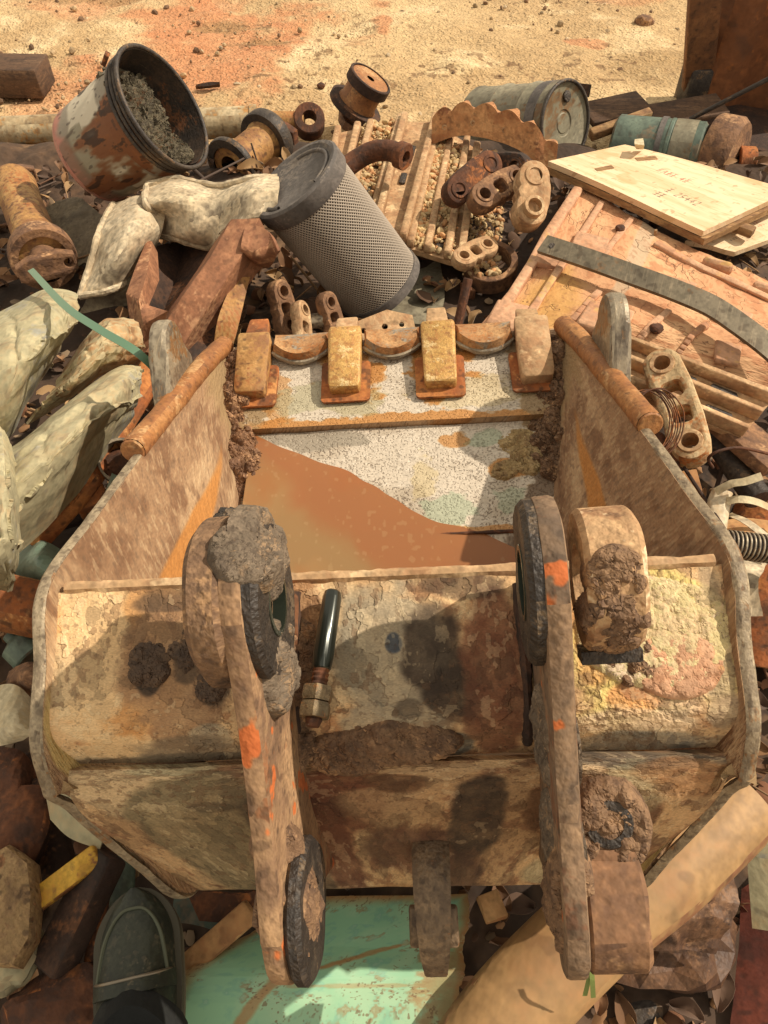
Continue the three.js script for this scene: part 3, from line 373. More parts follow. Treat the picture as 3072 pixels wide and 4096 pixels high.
    sub('pin_boss', rough(ring(at(0.088, ...P1), at(0.118, ...P1), 0.072, 0.031, 48), 0.002, 40, 11), M.grease);
    sub('bushing', ring(at(0.087, ...P1), at(0.125, ...P1), 0.0335, 0.0285, 40), new THREE.MeshStandardMaterial({ color: 0x3f463c, roughness: 0.25, metalness: 0.6 }));
    if (s < 0) {
      sub('outer_boss', rough(ring(at(0.118, ...P1), at(0.150, ...P1), 0.076, 0.031, 48), 0.004, 26, 12), M.mud);
      sub('link_boss', rough(ring(at(0.084, ...P2), at(0.10, ...P2), 0.064, 0.028, 40), 0.002, 40, 13), M.grease);
      const nx = V(1, 0, 0), up = V(0, 1, 0.3).normalize(), Z = V(0, 0, 1);
      sub('mud_clump', [caked(at(0.0885, -0.325, 0.815), nx, 0.046, 0.008, 1, Z), caked(at(0.0885, -0.39, 0.905), V(1, 0.15, 0), 0.045, 0.006, 2, Z), caked(at(0.097, -0.37, 0.938), V(0.4, 0.9, 0), 0.032, 0.006, 3, Z)], M.greyMud);
      sub('mud_clump', [caked(at(0.150, -0.425, 0.89), V(-0.7, 0.6, -0.2), 0.034, 0.010, 4, Z), caked(at(0.149, -0.39, 0.83), V(-1, 0.1, 0), 0.04, 0.009, 5, Z)], M.grease);
      sub('mud_clump', [caked(at(0.096, -0.37, 0.742), V(0.35, 0.9, 0.2), 0.05, 0.012, 6, Z, 0.42, 70), caked(at(0.1, -0.30, 0.70), V(0.5, 0.7, 0.4), 0.04, 0.010, 7, Z, 0.5)], M.mud);
      sub('mud_clump', [caked(at(0.106, -0.19, 0.718), V(0.4, 0.8, 0.6), 0.02, 0.005, 8, Z, 1.2), caked(at(0.085, -0.15, 0.66), nx, 0.045, 0.007, 9, Z), caked(at(0.110, -0.135, 0.700), V(0, 0.6, 0.8), 0.02, 0.006, 10, nx, 1.5)], M.mud);
    } else {
      sub('outer_collar', rough(ring(at(0.136, ...P1), at(0.182, ...P1), 0.060, 0.031, 44), 0.003, 34, 14), grime({ cols: [[176, 140, 102], [194, 160, 120], [140, 104, 74], [206, 184, 150]], seed: 850, f: 5, tile: 0.25, bump: 0.004 }));
      sub('collar_slot', slab([[-0.026, -0.012], [0.026, -0.012], [0.026, 0.012], [-0.026, 0.012]], null, 0.012, basis(at(0.160, P1[0] + 0.042, P1[1] - 0.047), V(1, 0, 0), V(0, 0.7, 0.7)), 0.001), M.grease);
      sub('link_boss', [rough(ring(at(0.12, ...P2), at(0.172, ...P2), 0.058, 0.028, 40), 0.003, 34, 15), rough(bar(at(0.148, -0.200, 0.700), at(0.148, -0.140, 0.655), 0.046, 0.05, V(1, 0, 0), 0.2), 0.003, 34, 16)], M.dustyDark);
      sub('locking_bolt_hole', ring(at(0.148, -0.212, 0.709), at(0.148, -0.200, 0.728), 0.021, 0.0125, 24), M.grease);
      const nx = V(1, 0, 0), Z = V(0, 0, 1);
      sub('mud_clump', [caked(at(0.158, -0.335, 0.918), V(0, 0.8, 0.6), 0.024, 0.007, 11, nx), caked(at(0.156, -0.311, 0.885), V(0, 0.3, 1), 0.028, 0.010, 12, nx), caked(at(0.16, -0.31, 0.85), V(0, -0.3, 1), 0.024, 0.007, 13, nx)], M.mud);
      sub('mud_clump', [caked(at(0.0985, -0.27, 0.76), V(-1, 0.1, 0.1), 0.05, 0.006, 15, Z), caked(at(0.0985, -0.2, 0.70), V(-1, 0.1, 0.1), 0.045, 0.006, 16, Z)], M.greyMud);
      sub('mud_clump', [caked(at(0.150, -0.195, 0.722), V(0, 0.8, 0.6), 0.036, 0.008, 17, nx, 1.2), caked(at(0.096, -0.15, 0.66), V(-1, 0.1, 0.1), 0.04, 0.008, 19, Z), caked(at(0.110, -0.15, 0.715), V(0, 0.6, 0.8), 0.018, 0.005, 20, nx, 2)], M.mud);
    }
  }
  // lifting hook on the back plate
  const hk = [V(0.058, 0.50, -0.255), V(0.058, 0.505, -0.215), V(0.058, 0.48, -0.175), V(0.058, 0.43, -0.150), V(0.058, 0.38, -0.160)];
  const hook = bp('lifting_hook', rough(sheet(24, 6, (u, v) => { const c = new THREE.CatmullRomCurve3(hk), p = c.getPoint(u), a = (v - 0.5) * 2; return p.add(V(a * 0.0115, 0.003 * (1 - a * a), 0)); }, 0.024), 0.0015, 40, 17), M.hookSteel);
  for (const s of [-1, 1]) bp('hook_lug', rough(bar(V(0.058 + s * 0.017, 0.485, -0.188), V(0.058 + s * 0.017, 0.45, -0.152), 0.011, 0.022, V(1, 0, 0), 0.4), 0.001, 50, 18), M.hookSteel, hook);
  // clods on the back of the bucket
  const PN = V(0.02, 0.95, 0.31), clod = (x, z, y, R, h, m, i, asp = 1, f = 1, n = PN) => bp('mud_clump', caked(V(CX + x, y, z), n, R, h, 100 + i, V(1, 0, 0), asp, 56, f), m);
  clod(-0.247, -0.375, 0.730, 0.026, 0.008, M.wetMud, 0); clod(-0.205, -0.388, 0.732, 0.026, 0.007, M.wetMud, 1); clod(-0.18, -0.352, 0.721, 0.018, 0.005, M.wetMud, 21); clod(0.250, -0.363, 0.725, 0.027, 0.012, M.mud, 2); clod(0.228, -0.397, 0.737, 0.026, 0.009, M.mud, 3);
  clod(0.005, -0.298, 0.684, 0.075, 0.012, M.mud, 4, 0.35, 1, V(0, 0.7, 0.7)); clod(-0.04, -0.29, 0.678, 0.05, 0.010, M.mud, 5, 0.5, 1, V(0, 0.7, 0.7));
  bp('grit_crust', caked(V(CX + 0.278, 0.735, -0.39), PN, 0.088, 0.0042, 130, V(1, 0, 0), 0.72, 150, 3.6), M.yellowCrust);
  bp('grit_crust', caked(V(CX + 0.295, 0.724, -0.357), PN, 0.05, 0.0038, 131, V(1, 0, 0), 0.7, 110, 3.4), M.pinkMud);
  { const q = []; for (let i = 0; i <= 40; i++) q.push(V(CX + (i / 20 - 1) * 0.262, 0.322 + 0.003 * n3(i, 1, 2), -0.258)); bp('plate_edge', rough(tube(q, 0.009, 120, 8), 0.002, 50, 6), M.dusty); }
}
// rain water standing in the low corner of the bucket
{
  const wl = 0.458, g = new THREE.BoxGeometry(0.50, 0.10, 0.70, 1, 1, 1); g.translate(0.018, wl - 0.05, -0.60);
  const wm = paint(512, 512, (u, v, o) => { const a = fb(u * 3, v * 3, 2101, 4), b = fb(u * 7 + a, v * 7, 2111, 4), f = fb(u * 60, v * 60, 2121, 2); set(o, [196, 152, 102]); over(o, [180, 144, 98], clamp((a - 0.5) * 5 + 0.3)); over(o, [188, 134, 86], clamp((b - 0.5) * 3)); const dd = 0.968 - 0.702 * u - v + 0.16 * (b - 0.5); over(o, [184, 112, 72], (1 - step(-0.02, 0.10, dd)) * 0.6); over(o, [214, 182, 136], step(0.72, 0.78, f) * 0.25); o.h = a; });
  const m = new THREE.MeshPhysicalMaterial({ map: wm.map, bumpMap: wm.bumpMap, bumpScale: 0.0004, roughness: 0.08, transmission: 0.4, thickness: 0.02, ior: 1.33, attenuationColor: new THREE.Color(0xb0622e), attenuationDistance: 0.03 });
  meta(part('water', g, m), 'muddy brown rain water pooled inside the excavator bucket', 'water', null, 'structure');
}

// ------------------------------------------------------------------ builders for the scrap
function drape(rows, th, amp = 0.004, freq = 14, seed = 1, nu = 48, nv = 40) {   // smooth sheet through rows of points, front of the sheet faces up
  const cs = rows.map(r => new THREE.CatmullRomCurve3(r, false, 'catmullrom', 0.5));
  return sheet(nu, nv, (u, v) => {
    const col = new THREE.CatmullRomCurve3(cs.map(c => c.getPoint(u)), false, 'catmullrom', 0.5), p = col.getPoint(v);
    const rg = 1 - Math.abs(fb(p.x * freq * 0.9 + p.y * 5 + seed, p.z * freq * 0.7, seed + 11, 3) * 2 - 1) * 2.2, k = amp * n3(p.x * freq + seed, p.y * freq, p.z * freq, seed) * 1.1 + amp * 0.35 * rg + amp * 0.4 * n3(p.x * freq * 4, p.y * freq * 4 + seed, p.z * freq * 4, seed + 3);
    return p.add(V(k * 0.4, k, k * 0.4));
  }, th);
}
function facets(rows, th, amp = 0.002, seed = 1, nu = 60, nv = 60) {   // sheet of flat faces with sharp bends
  const P = (a, t) => { const k = t * (a.length - 1), i = Math.min(a.length - 2, Math.floor(k)); return [i, k - i]; };
  return sheet(nu, nv, (u, v) => { const [j, q] = P(rows, v), f = r => { const [i, t] = P(r, u); return r[i].clone().lerp(r[i + 1], t); }, p = f(rows[j]).lerp(f(rows[j + 1]), q), k = amp * (n3(p.x * 16 + seed, p.y * 16, p.z * 16, seed) + 0.5 * n3(p.x * 50, p.y * 50, p.z * 50 + seed, seed)); return p.add(V(k * 0.4, k, k * 0.4)); }, th);
}
function fold(axis, w, arch, th, o = {}) {         // long bent or rolled sheet: arc across, following an axis
  const { seed = 1, amp = 0.004, freq = 12, nu = 50, nv = 26, up = V(0, 1, 0), turn = 1.5 } = o, c = new THREE.CatmullRomCurve3(axis, false, 'catmullrom', 0.5);
  const W = typeof w === 'function' ? w : () => w, A = typeof arch === 'function' ? arch : () => arch;
  return sheet(nu, nv, (u, v) => {
    const p = c.getPoint(u), t = c.getTangent(u), s = t.clone().cross(up).normalize().negate(), n = s.clone().cross(t).normalize(); if (n.dot(up) < 0) n.negate();
    const a = (v * 2 - 1) * turn, k = amp * n3(p.x * freq + v * 2, p.y * freq + v, p.z * freq, seed) * 1.5;
    return p.addScaledVector(s, -Math.sin(a) / Math.sin(Math.min(turn, 1.57)) * W(u)).addScaledVector(n, A(u) * (Math.cos(a) - Math.cos(turn)) / (1 - Math.cos(turn)) + k);
  }, th);
}
function flange(parent, c0, c1, prof, mat, name = 'body') { return part(name, rough(lathe(prof, c0, c1, 44), 0.0012, 30, 4), mat, parent); }
// double-flanged track roller with its end brackets
function roller(p0, p1, r, rf, mats, label, o = {}) {
  const g = thing('track_roller', label, 'track roller', 'track rollers in the scrap'), { f0 = 0.12, f1 = 0.88, hub = 0.55 } = o, d = p1.clone().sub(p0).normalize(), L = p0.distanceTo(p1);
  part('body', rough(lathe([[r * hub, 0.02], [r * 0.95, 0.02], [r, f0], [r * 0.9, 0.3], [r * 0.9, 0.7], [r, f1], [r * 0.95, 0.98], [r * hub, 0.98]], p0, p1, 44), 0.001, 30, 5), mats[0], g);
  const fl = (a, b, rf) => part('flange', rough(lathe([[r * 0.97, a], [rf * 0.97, a], [rf, a + 0.02], [rf, b - 0.02], [rf * 0.97, b], [r * 0.97, b]], p0, p1, 48), 0.001, 26, 6), mats[1], g);
  if (o.near !== false) fl(0.0, f0, rf); if (o.far !== false) fl(f1, 1.0, o.rf1 || rf);
  for (const e of o.ends || [0, 1]) {
    const q = e ? p1 : p0, s = e ? 1 : -1, h = part('end_hub', rough(rod(q.clone().addScaledVector(d, -0.01 * s), q.clone().addScaledVector(d, 0.03 * s), r * 0.62, 28), 0.001, 40, 7), mats[2], g);
    const x = V(0, 1, 0).cross(d).normalize(), Y = d.clone().cross(x).normalize(), w = r * 1.15;
    if (o.bracket !== false) part('end_bracket', rough(slab([[-w, -r * 0.32], [-w * 0.5, -r * 0.5], [w * 0.5, -r * 0.5], [w, -r * 0.32], [w, r * 0.3], [w * 0.5, r * 0.52], [-w * 0.5, r * 0.52], [-w, r * 0.3]], [[-w * 0.74, 0, r * 0.19], [w * 0.74, 0, r * 0.19]], 0.03, basis(q.clone().addScaledVector(d, s > 0 ? 0.02 : -0.05), x, Y), 0.004), 0.001, 30, 8), mats[2], g);
  }
  return rebase(g);
}
// link of a crawler chain: two pin bores, one or two windows
function link(p0, p1, n, w, th, mat, label, o = {}) {
  const g = thing('track_link', label, 'track link', o.group || 'loose track links'), d = p1.clone().sub(p0), L = d.length(), X = d.clone().normalize(), Z = n.clone().addScaledVector(X, -n.dot(X)).normalize(), Y = Z.clone().cross(X), m = basis(p0.clone().addScaledVector(Z, -th / 2), X, Y), h = w / 2;
  const s = new THREE.Shape(); s.absarc(0, 0, h, Math.PI / 2, Math.PI * 1.5, false); s.lineTo(L * 0.2, -h); s.lineTo(L * 0.34, -h * 0.86); s.lineTo(L * 0.5, -h * 1.02); s.lineTo(L * 0.66, -h * 0.86); s.lineTo(L * 0.8, -h); s.absarc(L, 0, h, -Math.PI / 2, Math.PI / 2, false); s.lineTo(L * 0.72, h * 1.12); s.lineTo(L * 0.28, h * 1.12); s.closePath();
  const holes = [[0, 0, h * 0.46], [L, 0, h * 0.46]]; if (o.win !== 1) holes.push([L * 0.34, h * 0.08, L * 0.19, h * 1.0, 0.1], [L * 0.66, h * 0.08, L * 0.19, h * 1.0, -0.1]); else holes.push([L * 0.5, 0, L * 0.3, h * 0.95, 0]);
  const b = part('body', rough(slab(s, holes, th, m, Math.min(0.008, th * 0.2), 14), 0.0012, 40, o.seed || 3), mat, g);
  for (const k of [0, 1]) part('pin_bore', rough(ring(p0.clone().lerp(p1, k).addScaledVector(Z, -th * 0.5 - 0.002), p0.clone().lerp(p1, k).addScaledVector(Z, th * (0.56 + 0.15 * k * (o.boss || 0))), h * 0.64, h * 0.44, 28), 0.0006, 50, 4), o.bore || mat, g);
  return rebase(g);
}
// crawler shoe: plate with grouser ribs along its length
function shoe(a, b, c, d, ribs, mat, label, o = {}) {   // corners: a far left, b far right, c near right, d near left; ribs run from the a-b edge to the d-c edge
  const g = thing('track_shoe', label, 'track shoe', 'track shoe plates'), at = (u, v) => a.clone().lerp(b, u).lerp(d.clone().lerp(c, u), v), n = b.clone().sub(a).cross(d.clone().sub(a)).normalize(); if (n.y < 0) n.negate();
  const hgt = o.h || 0.028, wid = o.w || 0.021;
  part('plate', sheet(30, 24, (u, v) => { const p = at(u, v); return p.addScaledVector(n, 0.004 * n3(p.x * 20, p.z * 20, 1, 5) + (o.bow || 0) * (1 - Math.pow(2 * u - 1, 2))); }, 0.014), mat, g);
  for (const u of ribs) { const p = at(u, 0.0).addScaledVector(n, hgt / 2 + (o.bow || 0)), q = at(u, 1).addScaledVector(n, hgt / 2 + (o.bow || 0)); part('grouser', rough(bar(p, q, wid, hgt, n, 0.28), 0.002, 30, 5), mat, g); }
  for (const [u, v] of o.holes || []) { const p = at(u, v); part('bolt_slot', rough(slab([[-0.026, -0.009], [0.026, -0.009], [0.03, 0], [0.026, 0.009], [-0.026, 0.009], [-0.03, 0]], null, 0.006, basis(p.addScaledVector(n, 0.0015), at(0.5, 1).sub(at(0.5, 0)), n.clone().cross(at(0.5, 1).sub(at(0.5, 0))).normalize()), 0.001), 0.0003, 30, 3), M.grease, g); }
  return rebase(g);
}
function grit(name, label, spots, n, seed, mat, s0 = 0.003, s1 = 0.012) {          // loose stones lying between four corners
  const r = rngOf(seed), im = new THREE.InstancedMesh(lump(V(0, 0, 0), 1, 0.75, 1, seed, 1, 0.4), mat, n), q = new THREE.Object3D(), c = new THREE.Color();
  for (let i = 0; i < n; i++) { const [a, b, e, d] = spots[i % spots.length], u = r(), v = r(), p = a.clone().lerp(b, u).lerp(d.clone().lerp(e, u), v), s = s0 + (s1 - s0) * Math.pow(r(), 3); q.position.copy(p).add(V(0, s * 0.3 + 0.008 * r(), 0)); q.rotation.set(r() * 6, r() * 6, r() * 6); q.scale.set(s, s * 0.8, s * (0.7 + 0.5 * r())); q.updateMatrix(); im.setMatrixAt(i, q.matrix); const k = r(); c.setRGB(...(k < 0.45 ? [0.80, 0.78, 0.70] : k < 0.75 ? [0.95, 0.68, 0.52] : [1, 0.95, 0.8])); c.multiplyScalar(0.7 + 0.35 * r()); im.setColorAt(i, c); }
  im.name = name; scene.add(im); return meta(im, label, 'gravel', null, 'stuff');
}

// ------------------------------------------------------------------ bolt lying on the back of the bucket
{
  bucket.updateMatrixWorld(true);
  const W = (x, y, z) => bucket.localToWorld(V(x, y, z).sub(PIV)), g = thing('bolt', 'greasy black bolt with two rusty hex nuts lying on the bucket between its ears', 'bolt');
  const p0 = W(-0.030, 0.768, -0.430), p1 = W(-0.047, 0.741, -0.300), at = t => p0.clone().lerp(p1, t);
  part('shank', rough(lathe([[0.0005, -0.02], [0.006, -0.015], [0.0085, 0], [0.0098, 0.04], [0.0105, 0.5], [0.0095, 0.6], [0.0075, 0.615]], p0, p1, 26), 0.0006, 90, 3), new THREE.MeshPhysicalMaterial({ color: 0x262b25, roughness: 0.28, metalness: 0.5, clearcoat: 0.6, clearcoatRoughness: 0.2 }), g);
  const th = [[0.0072, 0.60]]; for (let i = 0; i < 22; i++) th.push([i % 2 ? 0.0075 : 0.0086, 0.61 + i * 0.0185]); th.push([0.006, 1.03], [0.0004, 1.035]);
  part('thread', lathe(th, p0, p1, 24), M.rust, g);
  for (const t of [0.735, 0.855]) { const n = part('hex_nut', rough(lathe([[0.008, t], [0.0145, t], [0.0158, t + 0.02], [0.0158, t + 0.09], [0.0145, t + 0.11], [0.008, t + 0.11]].map(q => [q[0], q[1]]), p0, p1, 6), 0.0003, 60, 3), grime({ cols: [[120, 104, 78], [138, 118, 88], [98, 82, 60], [140, 98, 60]], seed: 871 + t * 10, f: 5, tile: 0.06, bump: 0.001, rough: 0.6, metal: 0.2 }), g); }
  rebase(g);
}

// ------------------------------------------------------------------ far row: pail, cylinder, rollers, timber block
{ // rusty pail
  const g = thing('paint_pail', 'dented rusty metal pail lying tilted with rags and dirt inside', 'pail'), b = V(-0.805, 0.378, -2.071), r = V(-0.564, 0.524, -2.039), R = 0.152, L = b.distanceTo(r), d = r.clone().sub(b).normalize();
  const pm = painted(1024, 512, (u, v, o) => {
    const a = fb(u * 10, v * 4, 1001, 5), c = fb(u * 30, v * 12, 1011, 4), f = fb(u * 90, v * 40, 1021, 2);
    set(o, [150, 140, 124]); over(o, [196, 124, 108], step(0.1, 0.25, 1 - Math.abs(v - 0.44) / 0.24 + (a - 0.5) * 0.5) * 0.8); over(o, [188, 168, 146], (1 - step(0.0, 0.02, Math.abs(v - 0.5 + 0.1 * (u * 8 % 1)) - 0.012)) * 0.5);
    over(o, [214, 204, 182], step(0.0, 0.2, 1 - Math.abs(v - 0.74) / 0.09 + (a - 0.5) * 0.6) * 0.85); over(o, [96, 92, 72], step(0.55, 0.65, a + (v > 0.6 && v < 0.72 ? 0.12 : 0)) * 0.5);
    const rust = step(0.58, 0.68, a + (v < 0.34 ? 0.2 - v * 0.4 : 0) + (v > 0.84 ? 0.12 : 0)); over(o, [122, 72, 42], rust * 0.9); over(o, [158, 96, 50], step(0.58, 0.7, c) * rust * 0.8); over(o, [54, 38, 30], step(0.62, 0.72, c) * 0.8 * step(0.45, 0.6, a)); over(o, [50, 40, 34], step(0.7, 0.8, f) * 0.4);
    const e = Math.hypot((u - 0.47) * 9, (v - 0.73) * 16); over(o, [52, 46, 42], (1 - step(0.5, 0.6, e)) * 0.8); over(o, [176, 60, 52], (1 - step(0.22, 0.3, e))); over(o, [60, 52, 46], step(0.8, 0.86, vn(u * 120, v * 70, 1031, 1024)) * (v > 0.68 && v < 0.8 && u > 0.42 && u < 0.5 ? 0.8 : 0)); o.h = 0.5 + 0.3 * rust * (c - 0.5) + 0.2 * (f - 0.5);
  }, { bump: 0.004, rough: 0.65 });
  const body = new THREE.LatheGeometry([[0.001, 0], [0.115, 0], [0.124, 0.006], [0.127, 0.02], [0.138, 0.18], [R - 0.004, L]].map(q => new THREE.Vector2(...q)), 64).applyMatrix4(along(b, r)); const bb = part('body', body, pm, g);
  part('inner_wall', new THREE.LatheGeometry([[0.001, 0.012], [0.120, 0.014], [R - 0.008, L]].map(q => new THREE.Vector2(...q)), 64).applyMatrix4(along(b, r)), grime({ cols: [[52, 42, 34], [72, 56, 44], [38, 32, 28], [104, 66, 40]], seed: 1040, f: 5, tile: 0.3, rough: 0.7 }), g);
  part('rim', [0, 0.014, 0.028, 0.042].map((o, i) => new THREE.TorusGeometry(R - (i ? 0.002 + 0.0015 * i : -0.001), i ? 0.0055 : 0.006, 10, 80).applyMatrix4(new THREE.Matrix4().makeRotationX(Math.PI / 2)).translate(0, L - o, 0).applyMatrix4(along(b, r))), M.darkSteel, g);
  part('lug', rough(bar(r.clone().addScaledVector(d, -0.05).add(V(-0.075, 0.14, 0.03)), r.clone().addScaledVector(d, -0.03).add(V(-0.075, 0.155, 0.03)), 0.02, 0.012, V(1, 0, 0)), 0.001, 40), M.rust, g);
  rebase(g);
  const mid = b.clone().lerp(r, 0.62), m4 = along(b, r), q = V(), fill = [];
  const disc = sheet(90, 90, (u, v) => { const x = (u - 0.5) * 2, y = (v - 0.5) * 2, e = Math.hypot(x, y) || 1, k = Math.max(Math.abs(x), Math.abs(y)) / e * 0.135; return V(x * k, L * 0.70 + 0.07 * (fb(x * 1.6 + 4, y * 1.6, 1051, 3) - 0.35) + 0.03 * (1 - Math.abs(fb(x * 3 + y, y * 3, 1052, 4) * 2 - 1) * 2) + 0.012 * (1 - Math.abs(fb(x * 9, y * 5 + x * 4, 1053, 3) * 2 - 1) * 2) - 0.05 * x, y * k).applyMatrix4(m4); }, 0.02);
  lone('rag_bundle', [disc], grime({ cols: [[92, 84, 66], [114, 104, 82], [64, 56, 44], [104, 74, 48]], seed: 1060, f: 6, tile: 0.12, stretch: 2, speck: 0.5, bump: 0.006 }), 'grey rags and dirt stuffed inside the rusty pail', 'rags');
}
{ // hydraulic cylinder lying behind the pail
  const g = thing('hydraulic_cylinder', 'long hydraulic cylinder with a rusty rod eye lying behind the tilted pail', 'hydraulic cylinder'), a = V(-1.497, 0.11, -2.751), b = V(-0.453, 0.11, -2.847), e = V(-0.271, 0.11, -2.844);
  part('barrel', rough(lathe([[0.02, 0], [0.05, 0], [0.052, 0.01], [0.052, 0.97], [0.056, 0.972], [0.056, 0.995], [0.03, 1]], a, b, 36), 0.001, 20, 3), grime({ cols: [[176, 156, 122], [190, 172, 138], [140, 116, 84], [168, 122, 70]], seed: 1070, f: 4, tile: 0.5, speck: 0.2, bump: 0.002, rough: 0.55 }), g);
  part('rod', rod(b, e.clone().lerp(b, 0.1), 0.034, 26), M.ochre, g);
  const n = V(0.1, 0.75, 0.65).normalize(); part('rod_eye', rough(ring(e.clone().addScaledVector(n, -0.035), e.clone().addScaledVector(n, 0.035), 0.056, 0.026, 36), 0.0015, 40, 4), M.rust, g); rebase(g);
}
roller(V(-0.495, 0.17, -2.402), V(-0.38, 0.18, -2.594), 0.068, 0.094, [M.ochre, M.darkSteel, M.rust], 'ochre track roller lying between the tilted pail and the air filter', { f0: 0.1, f1: 0.8, ends: [1] });
roller(V(-0.112, 0.11, -2.941), V(-0.046, 0.22, -2.941), 0.075, 0.102, [M.wearRust, M.rustDark, M.dustyDark], 'brown track roller standing up on the sand behind the air filter', { f0: 0.2, f1: 0.7, ends: [0], rf1: 0.082, hub: 0.2 });
roller(V(-1.101, 0.24, -2.187), V(-0.859, 0.3, -1.707), 0.062, 0.082, [M.ochre, M.dustyDark, M.dustyDark], 'ochre track roller at the left edge below the wooden block', { f0: 0.06, f1: 0.9, near: false, ends: [0, 1] });
{ const c = V(-1.502, 0, -3.308); lone('wooden_block', [rough(flat(new RoundedBoxGeometry(0.36, 0.11, 0.16, 4, 0.008)).rotateY(-0.05).translate(c.x - 0.06, 0.055, c.z - 0.05), 0.004, 14, 3)], M.woodDark, 'weathered wooden block on the sand at the upper left edge', 'wooden block'); }
lone('stone', lump(V(1.206, 0.02, -4.008), 0.045, 0.03, 0.035, 401, 3, 0.3), M.dustyDark, 'grey stone alone on the sand near the rusty machine frame', 'stone');
lone('stone', lump(V(-0.262, 0.01, -3.37), 0.018, 0.012, 0.016, 402, 2, 0.3), M.rust, 'small reddish stone on the sand above the standing track roller', 'stone');
{ const p = V(-0.725, 0.008, -3.341); lone('dry_leaf', sheet(10, 6, (u, v) => V(p.x + (u - 0.5) * 0.10, p.y + 0.016 * Math.abs(v - 0.5) * 2 + 0.01 * u, p.z + (v - 0.5) * 0.035 * Math.sin(Math.PI * (0.1 + 0.8 * u))), 0.001), M.rustDark, 'curled dark leaf on the red sand right of the pail', 'leaf'); }

// ------------------------------------------------------------------ air filter
{
  const g = thing('air_filter', 'large black air filter wrapped in metal mesh with rubber end cap', 'air filter'), b = V(-0.009, 0.2, -1.738), c = V(-0.206, 0.5, -1.728), R = 0.116, L = b.distanceTo(c), m4 = along(b, c);
  const core = new THREE.CylinderGeometry(R - 0.007, R - 0.007, L * 0.96, 48).translate(0, L / 2, 0).applyMatrix4(m4); part('paper_core', core, new THREE.MeshStandardMaterial({ color: 0x2c2623, roughness: 0.95 }), g);
  // expanded-metal jacket: diamond openings between slanted strands, all round
  const N = 84, rows = 62, y0 = 0.022, y1 = L - 0.03, pos = [], idx = [], tmp = V(), w = 0.0013, t = 0.0016;
  const add = (a0, h0, a1, h1) => { const k = pos.length / 3, dx = (a1 - a0) * R, dy = h1 - h0, l = Math.hypot(dx, dy), nx = -dy / l * w / R, ny = dx / l * w; for (const [a, h, s] of [[a0, h0, 1], [a0, h0, -1], [a1, h1, 1], [a1, h1, -1]]) for (const rr of [R, R - t]) { tmp.set(Math.cos(a + nx * s) * rr, h + ny * s, Math.sin(a + nx * s) * rr).applyMatrix4(m4); pos.push(tmp.x, tmp.y, tmp.z); } idx.push(k, k + 2, k + 4, k + 2, k + 6, k + 4, k, k + 4, k + 1, k + 1, k + 4, k + 5, k + 2, k + 3, k + 6, k + 3, k + 7, k + 6); };
  const da = Math.PI * 2 / N, dh = (y1 - y0) / rows;
  for (let j = 0; j < rows; j++) for (let i = 0; i < N; i++) { const a = (i + (j % 2) * 0.5) * da, h = y0 + j * dh; add(a, h, a + da / 2, h + dh); add(a, h, a - da / 2, h + dh); }
  const mg = new THREE.BufferGeometry(); mg.setAttribute('position', new THREE.Float32BufferAttribute(pos, 3)); mg.setIndex(idx); mg.computeVertexNormals();
  const mesh = part('metal_mesh', mg, new THREE.MeshStandardMaterial({ color: 0xa89c8e, roughness: 0.6, metalness: 0.25, side: THREE.DoubleSide }), g); mesh.userData.kind = 'stuff';
  const cp = y => y / L;
  part('end_cap', lathe([[0.1, cp(L - 0.036)], [R + 0.003, cp(L - 0.036)], [R + 0.006, cp(L - 0.03)], [R + 0.006, cp(L + 0.004)], [R + 0.001, cp(L + 0.010)], [R - 0.008, cp(L + 0.010)], [R - 0.014, cp(L + 0.004)], [R - 0.02, cp(L + 0.001)], [0.001, cp(L + 0.001)]], b, c, 64), M.rubber, g);
  const arc = (a0, a1, r, y) => { const q = []; for (let i = 0; i <= 20; i++) { const a = a0 + (a1 - a0) * i / 20; q.push(V(Math.cos(a) * r, y, Math.sin(a) * r).applyMatrix4(m4)); } return q; };
  part('cap_ridge', [tube(arc(0.5, 2.4, R - 0.022, L + 0.004), 0.005, 40, 8), tube(arc(3.2, 5.6, R - 0.024, L + 0.003), 0.005, 40, 8)], M.rubber, g);
  part('base_cap', lathe([[0.001, cp(-0.008)], [R - 0.004, cp(-0.008)], [R + 0.004, cp(-0.003)], [R + 0.004, cp(0.022)], [R - 0.006, cp(0.024)]], b, c, 64), M.rubber, g);
  rebase(g);
}
// ------------------------------------------------------------------ crawler shoes with stony dirt, elbow pipe
const S1 = [V(-0.151, 0.24, -2.49), V(0.058, 0.24, -2.571), V(-0.031, 0.24, -1.982), V(-0.182, 0.24, -2.001)], S2 = [V(0.064, 0.25, -2.55), V(0.169, 0.25, -2.544), V(0.053, 0.25, -1.854), V(-0.022, 0.25, -1.92)], S3 = [V(0.173, 0.24, -2.552), V(0.296, 0.24, -2.377), V(0.209, 0.24, -1.775), V(0.063, 0.24, -1.852)];
shoe(...S1, [0.02, 0.32, 0.52, 0.98], M.dusty, 'dusty track shoe behind the elbow pipe, leftmost of the three far plates', { holes: [[0.8, 0.45], [0.75, 0.75]] });
shoe(...S2, [0.03, 0.97], M.dusty, 'dusty track shoe in the middle, tallest bare ribs, right of the elbow pipe', { holes: [[0.5, 0.3], [0.45, 0.55]], h: 0.034 });
shoe(...S3, [0.05, 0.36, 0.72, 0.95], M.dusty, 'stony track shoe under the loose chain links, rightmost of the three far plates', { holes: [[0.55, 0.9]] });
